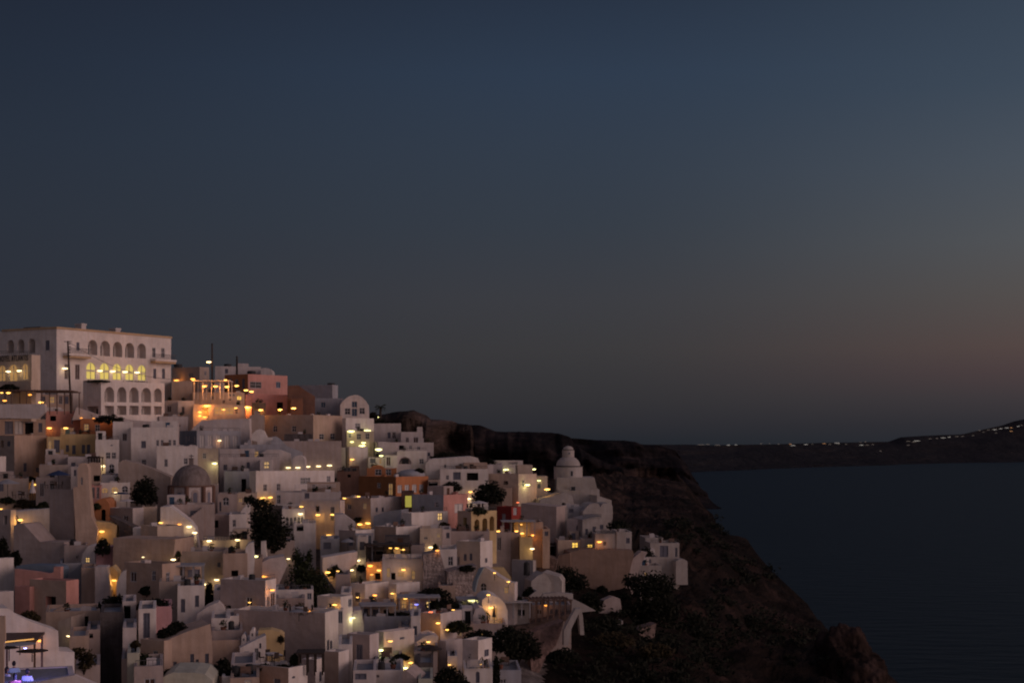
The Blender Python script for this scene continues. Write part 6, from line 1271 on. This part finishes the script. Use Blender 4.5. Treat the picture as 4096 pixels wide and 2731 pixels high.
def person(label, x, y, Y, rz, shirt, long_hair=False, lean=0.0, arm=0):
    """seated guest; x, y = centre of the head in the crop"""
    place(label); hp = at(x, y, Y); root = empty('person', (hp.x, hp.y, hp.z - 1.22), rz); tag(root, label, 'person')
    l = lean
    B = [(0,0,.50,.15),(0,.02+l*.3,.72,(.17,.12)),(0,.03+l*.7,.92,(.19,.12)),(0,.03+l,1.03,.07),(0,.02+l,1.10,.055),
         (-.19,.03+l,.97,.065),(-.25,-.02+l,.72,.048),(-.2,-.22+l,.60+arm*.25,.036),
         (.19,.03+l,.97,.065),(.25,-.02+l,.72,.048),(.2,-.22+l,.60,.036),
         (-.1,-.02,.47,.10),(-.12,-.44,.48,.07),(-.12,-.44,.1,.045),(-.12,-.56,.05,.035),(.1,-.02,.47,.10),(.12,-.44,.48,.07),(.12,-.44,.1,.045),(.12,-.56,.05,.035)]
    E = [(0,1),(1,2),(2,3),(3,4),(2,5),(5,6),(6,7),(2,8),(8,9),(9,10),(0,11),(11,12),(12,13),(13,14),(0,15),(15,16),(16,17),(17,18)]
    skinmesh('body', B, E, M_SK, root)
    S_ = [(0,.0,.46,(.175,.14)),(0,.02+l*.3,.72,(.19,.14)),(0,.03+l*.7,.92,(.21,.135)),(0,.03+l,1.02,(.09,.085)),(-.2,.03+l,.97,.082),(-.26,-.01+l,.76,.066),(.2,.03+l,.97,.082),(.26,-.01+l,.76,.066)]
    skinmesh('shirt', S_, [(0,1),(1,2),(2,3),(2,4),(4,5),(2,6),(6,7)], shirt, root)
    T = [(0,.0,.44,.165),(-.1,-.02,.47,.115),(-.12,-.45,.48,.088),(-.12,-.45,.14,.065),(.1,-.02,.47,.115),(.12,-.45,.48,.088),(.12,-.45,.14,.065)]
    skinmesh('trousers', T, [(0,1),(1,2),(2,3),(0,4),(4,5),(5,6)], M_TRS, root)
    bm = bmesh.new(); bmesh.ops.create_uvsphere(bm, u_segments=20, v_segments=14, radius=1)
    for v in bm.verts:
        c = v.co; j = 1 - .22 * max(0, -c.z); v.co = Vector((c.x * .077 * j, c.y * .098 * j, c.z * .118))
        if c.y < -.05 and abs(c.x) < .022 and -.04 < c.z < .02: v.co.y -= .02
        v.co += Vector((0, l, 1.22))
    mesh_obj('head', bm, M_SK, root, True)
    for sx in (-1, 1):
        bm = bmesh.new(); bmesh.ops.create_uvsphere(bm, u_segments=8, v_segments=6, radius=.012)
        for v in bm.verts: v.co += Vector((sx * .03, l - .088, 1.235))
        mesh_obj('eye', bm, M_GL, root)
        bm = bmesh.new(); bmesh.ops.create_uvsphere(bm, u_segments=8, v_segments=6, radius=1)
        for v in bm.verts: v.co = Vector((v.co.x * .01 + sx * .08, v.co.y * .018 + l, v.co.z * .03 + 1.22))
        mesh_obj('ear', bm, M_SK, root)
    bm = bmesh.new(); bmesh.ops.create_uvsphere(bm, u_segments=20, v_segments=14, radius=1)
    for v in list(bm.verts):
        if v.co.z < -.15 and v.co.y < .1 or (v.co.y < -.55 and v.co.z < .4): bm.verts.remove(v)
    for v in bm.verts: c = v.co; v.co = Vector((c.x * .088, c.y * .108 + .008 + l, c.z * (.128 if c.z > 0 or not long_hair else .24) + 1.232))
    mesh_obj('hair', bm, M_HR, root, True)
    # hands with five fingers
    for sx in (-1, 1):
        w0 = Vector((sx * .2, -.22 + l, .60 + (arm * .25 if sx < 0 else 0)))
        V = [(w0.x, w0.y, w0.z, .03), (w0.x, w0.y - .07, w0.z, .032)]; Ed = [(0, 1)]
        for f in range(4):
            i = len(V); dx = (f - 1.5) * .02; L = (.055, .07, .065, .05)[f]; V += [(w0.x + dx, w0.y - .1, w0.z, .01), (w0.x + dx, w0.y - .1 - L * .6, w0.z - .012, .009), (w0.x + dx, w0.y - .1 - L, w0.z - .035, .008)]; Ed += [(1, i), (i, i + 1), (i + 1, i + 2)]
        i = len(V); V += [(w0.x - sx * .045, w0.y - .05, w0.z, .011), (w0.x - sx * .06, w0.y - .09, w0.z - .01, .009)]; Ed += [(0, i), (i, i + 1)]
        skinmesh('hand', V, Ed, M_SK, root, 1)
    c = empty('stool', (hp.x, hp.y, hp.z - 1.22), rz); lab = 'bar stool under the ' + label; place(lab); tag(c, lab, 'stool')
    bm = bmesh.new(); lathe(bm, [(0, .30), (.2, .30), (.2, .34), (0, .34)], 16); mesh_obj('seat', bm, M_TM, c)
    for k in range(4): a = k * math.pi / 2 + .7; bm = bmesh.new(); tube(bm, (math.cos(a) * .15, math.sin(a) * .15, .3), (math.cos(a) * .2, math.sin(a) * .2, 0), .02, n=6); mesh_obj('leg', bm, M_TM, c)
rg('L')
person('person in a pale blue shirt seated upright at the back', 182, 1312, 70, R_(200), M_S2)
person('person in a white shirt seated on the right, seen from behind', 360, 1412, 67.6, R_(165), M_S1)
person('person in a blue white top bending forward on the left', 105, 1385, 69, R_(140), M_S1, True, .05)
person('person in a rose top nearest the low parapet', 195, 1475, 66.2, R_(210), M_S3, True)
lo = bpy.data.objects.new('bar_light', ld); COL.objects.link(lo); lo.location = at(340, 1575, 66)
place('blue glowing bar lamp between the seated guests')
root = empty('lamp', lo.location); tag(root, 'blue glowing bar lamp between the seated guests', 'lamp'); bm = bmesh.new(); bmesh.ops.create_icosphere(bm, subdivisions=2, radius=.06); mesh_obj('glass_shade', bm, LAMPM['u'], root, True); lo.parent = root; lo.location = (0, 0, .2)
H('pale bar terrace floor block under the guests', None, -60, 1000, 1640, 1900, 'V', Y=65, d=6, clutter=0, sink=10, group=None, cat='terrace', name='terrace', para=0.05)

rg('L')
lamp(330,1110,'u','violet lamp glowing under the bar terrace awning',.8,9,Y=106)
place('added glowing strip for the lamplit orange edge of the bar awning')
q0, q1 = at(0, 1036, 101), at(440, 990, 104); root = empty('awning_edge_glow', q0); tag(root, 'added glowing strip for the lamplit orange edge of the bar awning', 'glow strip')
bm = bmesh.new(); tube(bm, (0, 0, 0), q1 - q0, .045, n=6); mesh_obj('tube', bm, mat('lit_edge_glow', (.5, .3, .1), emit=(1, .5, .14), es=0.8), root)  # glowing tube added for the lit edge of the awning
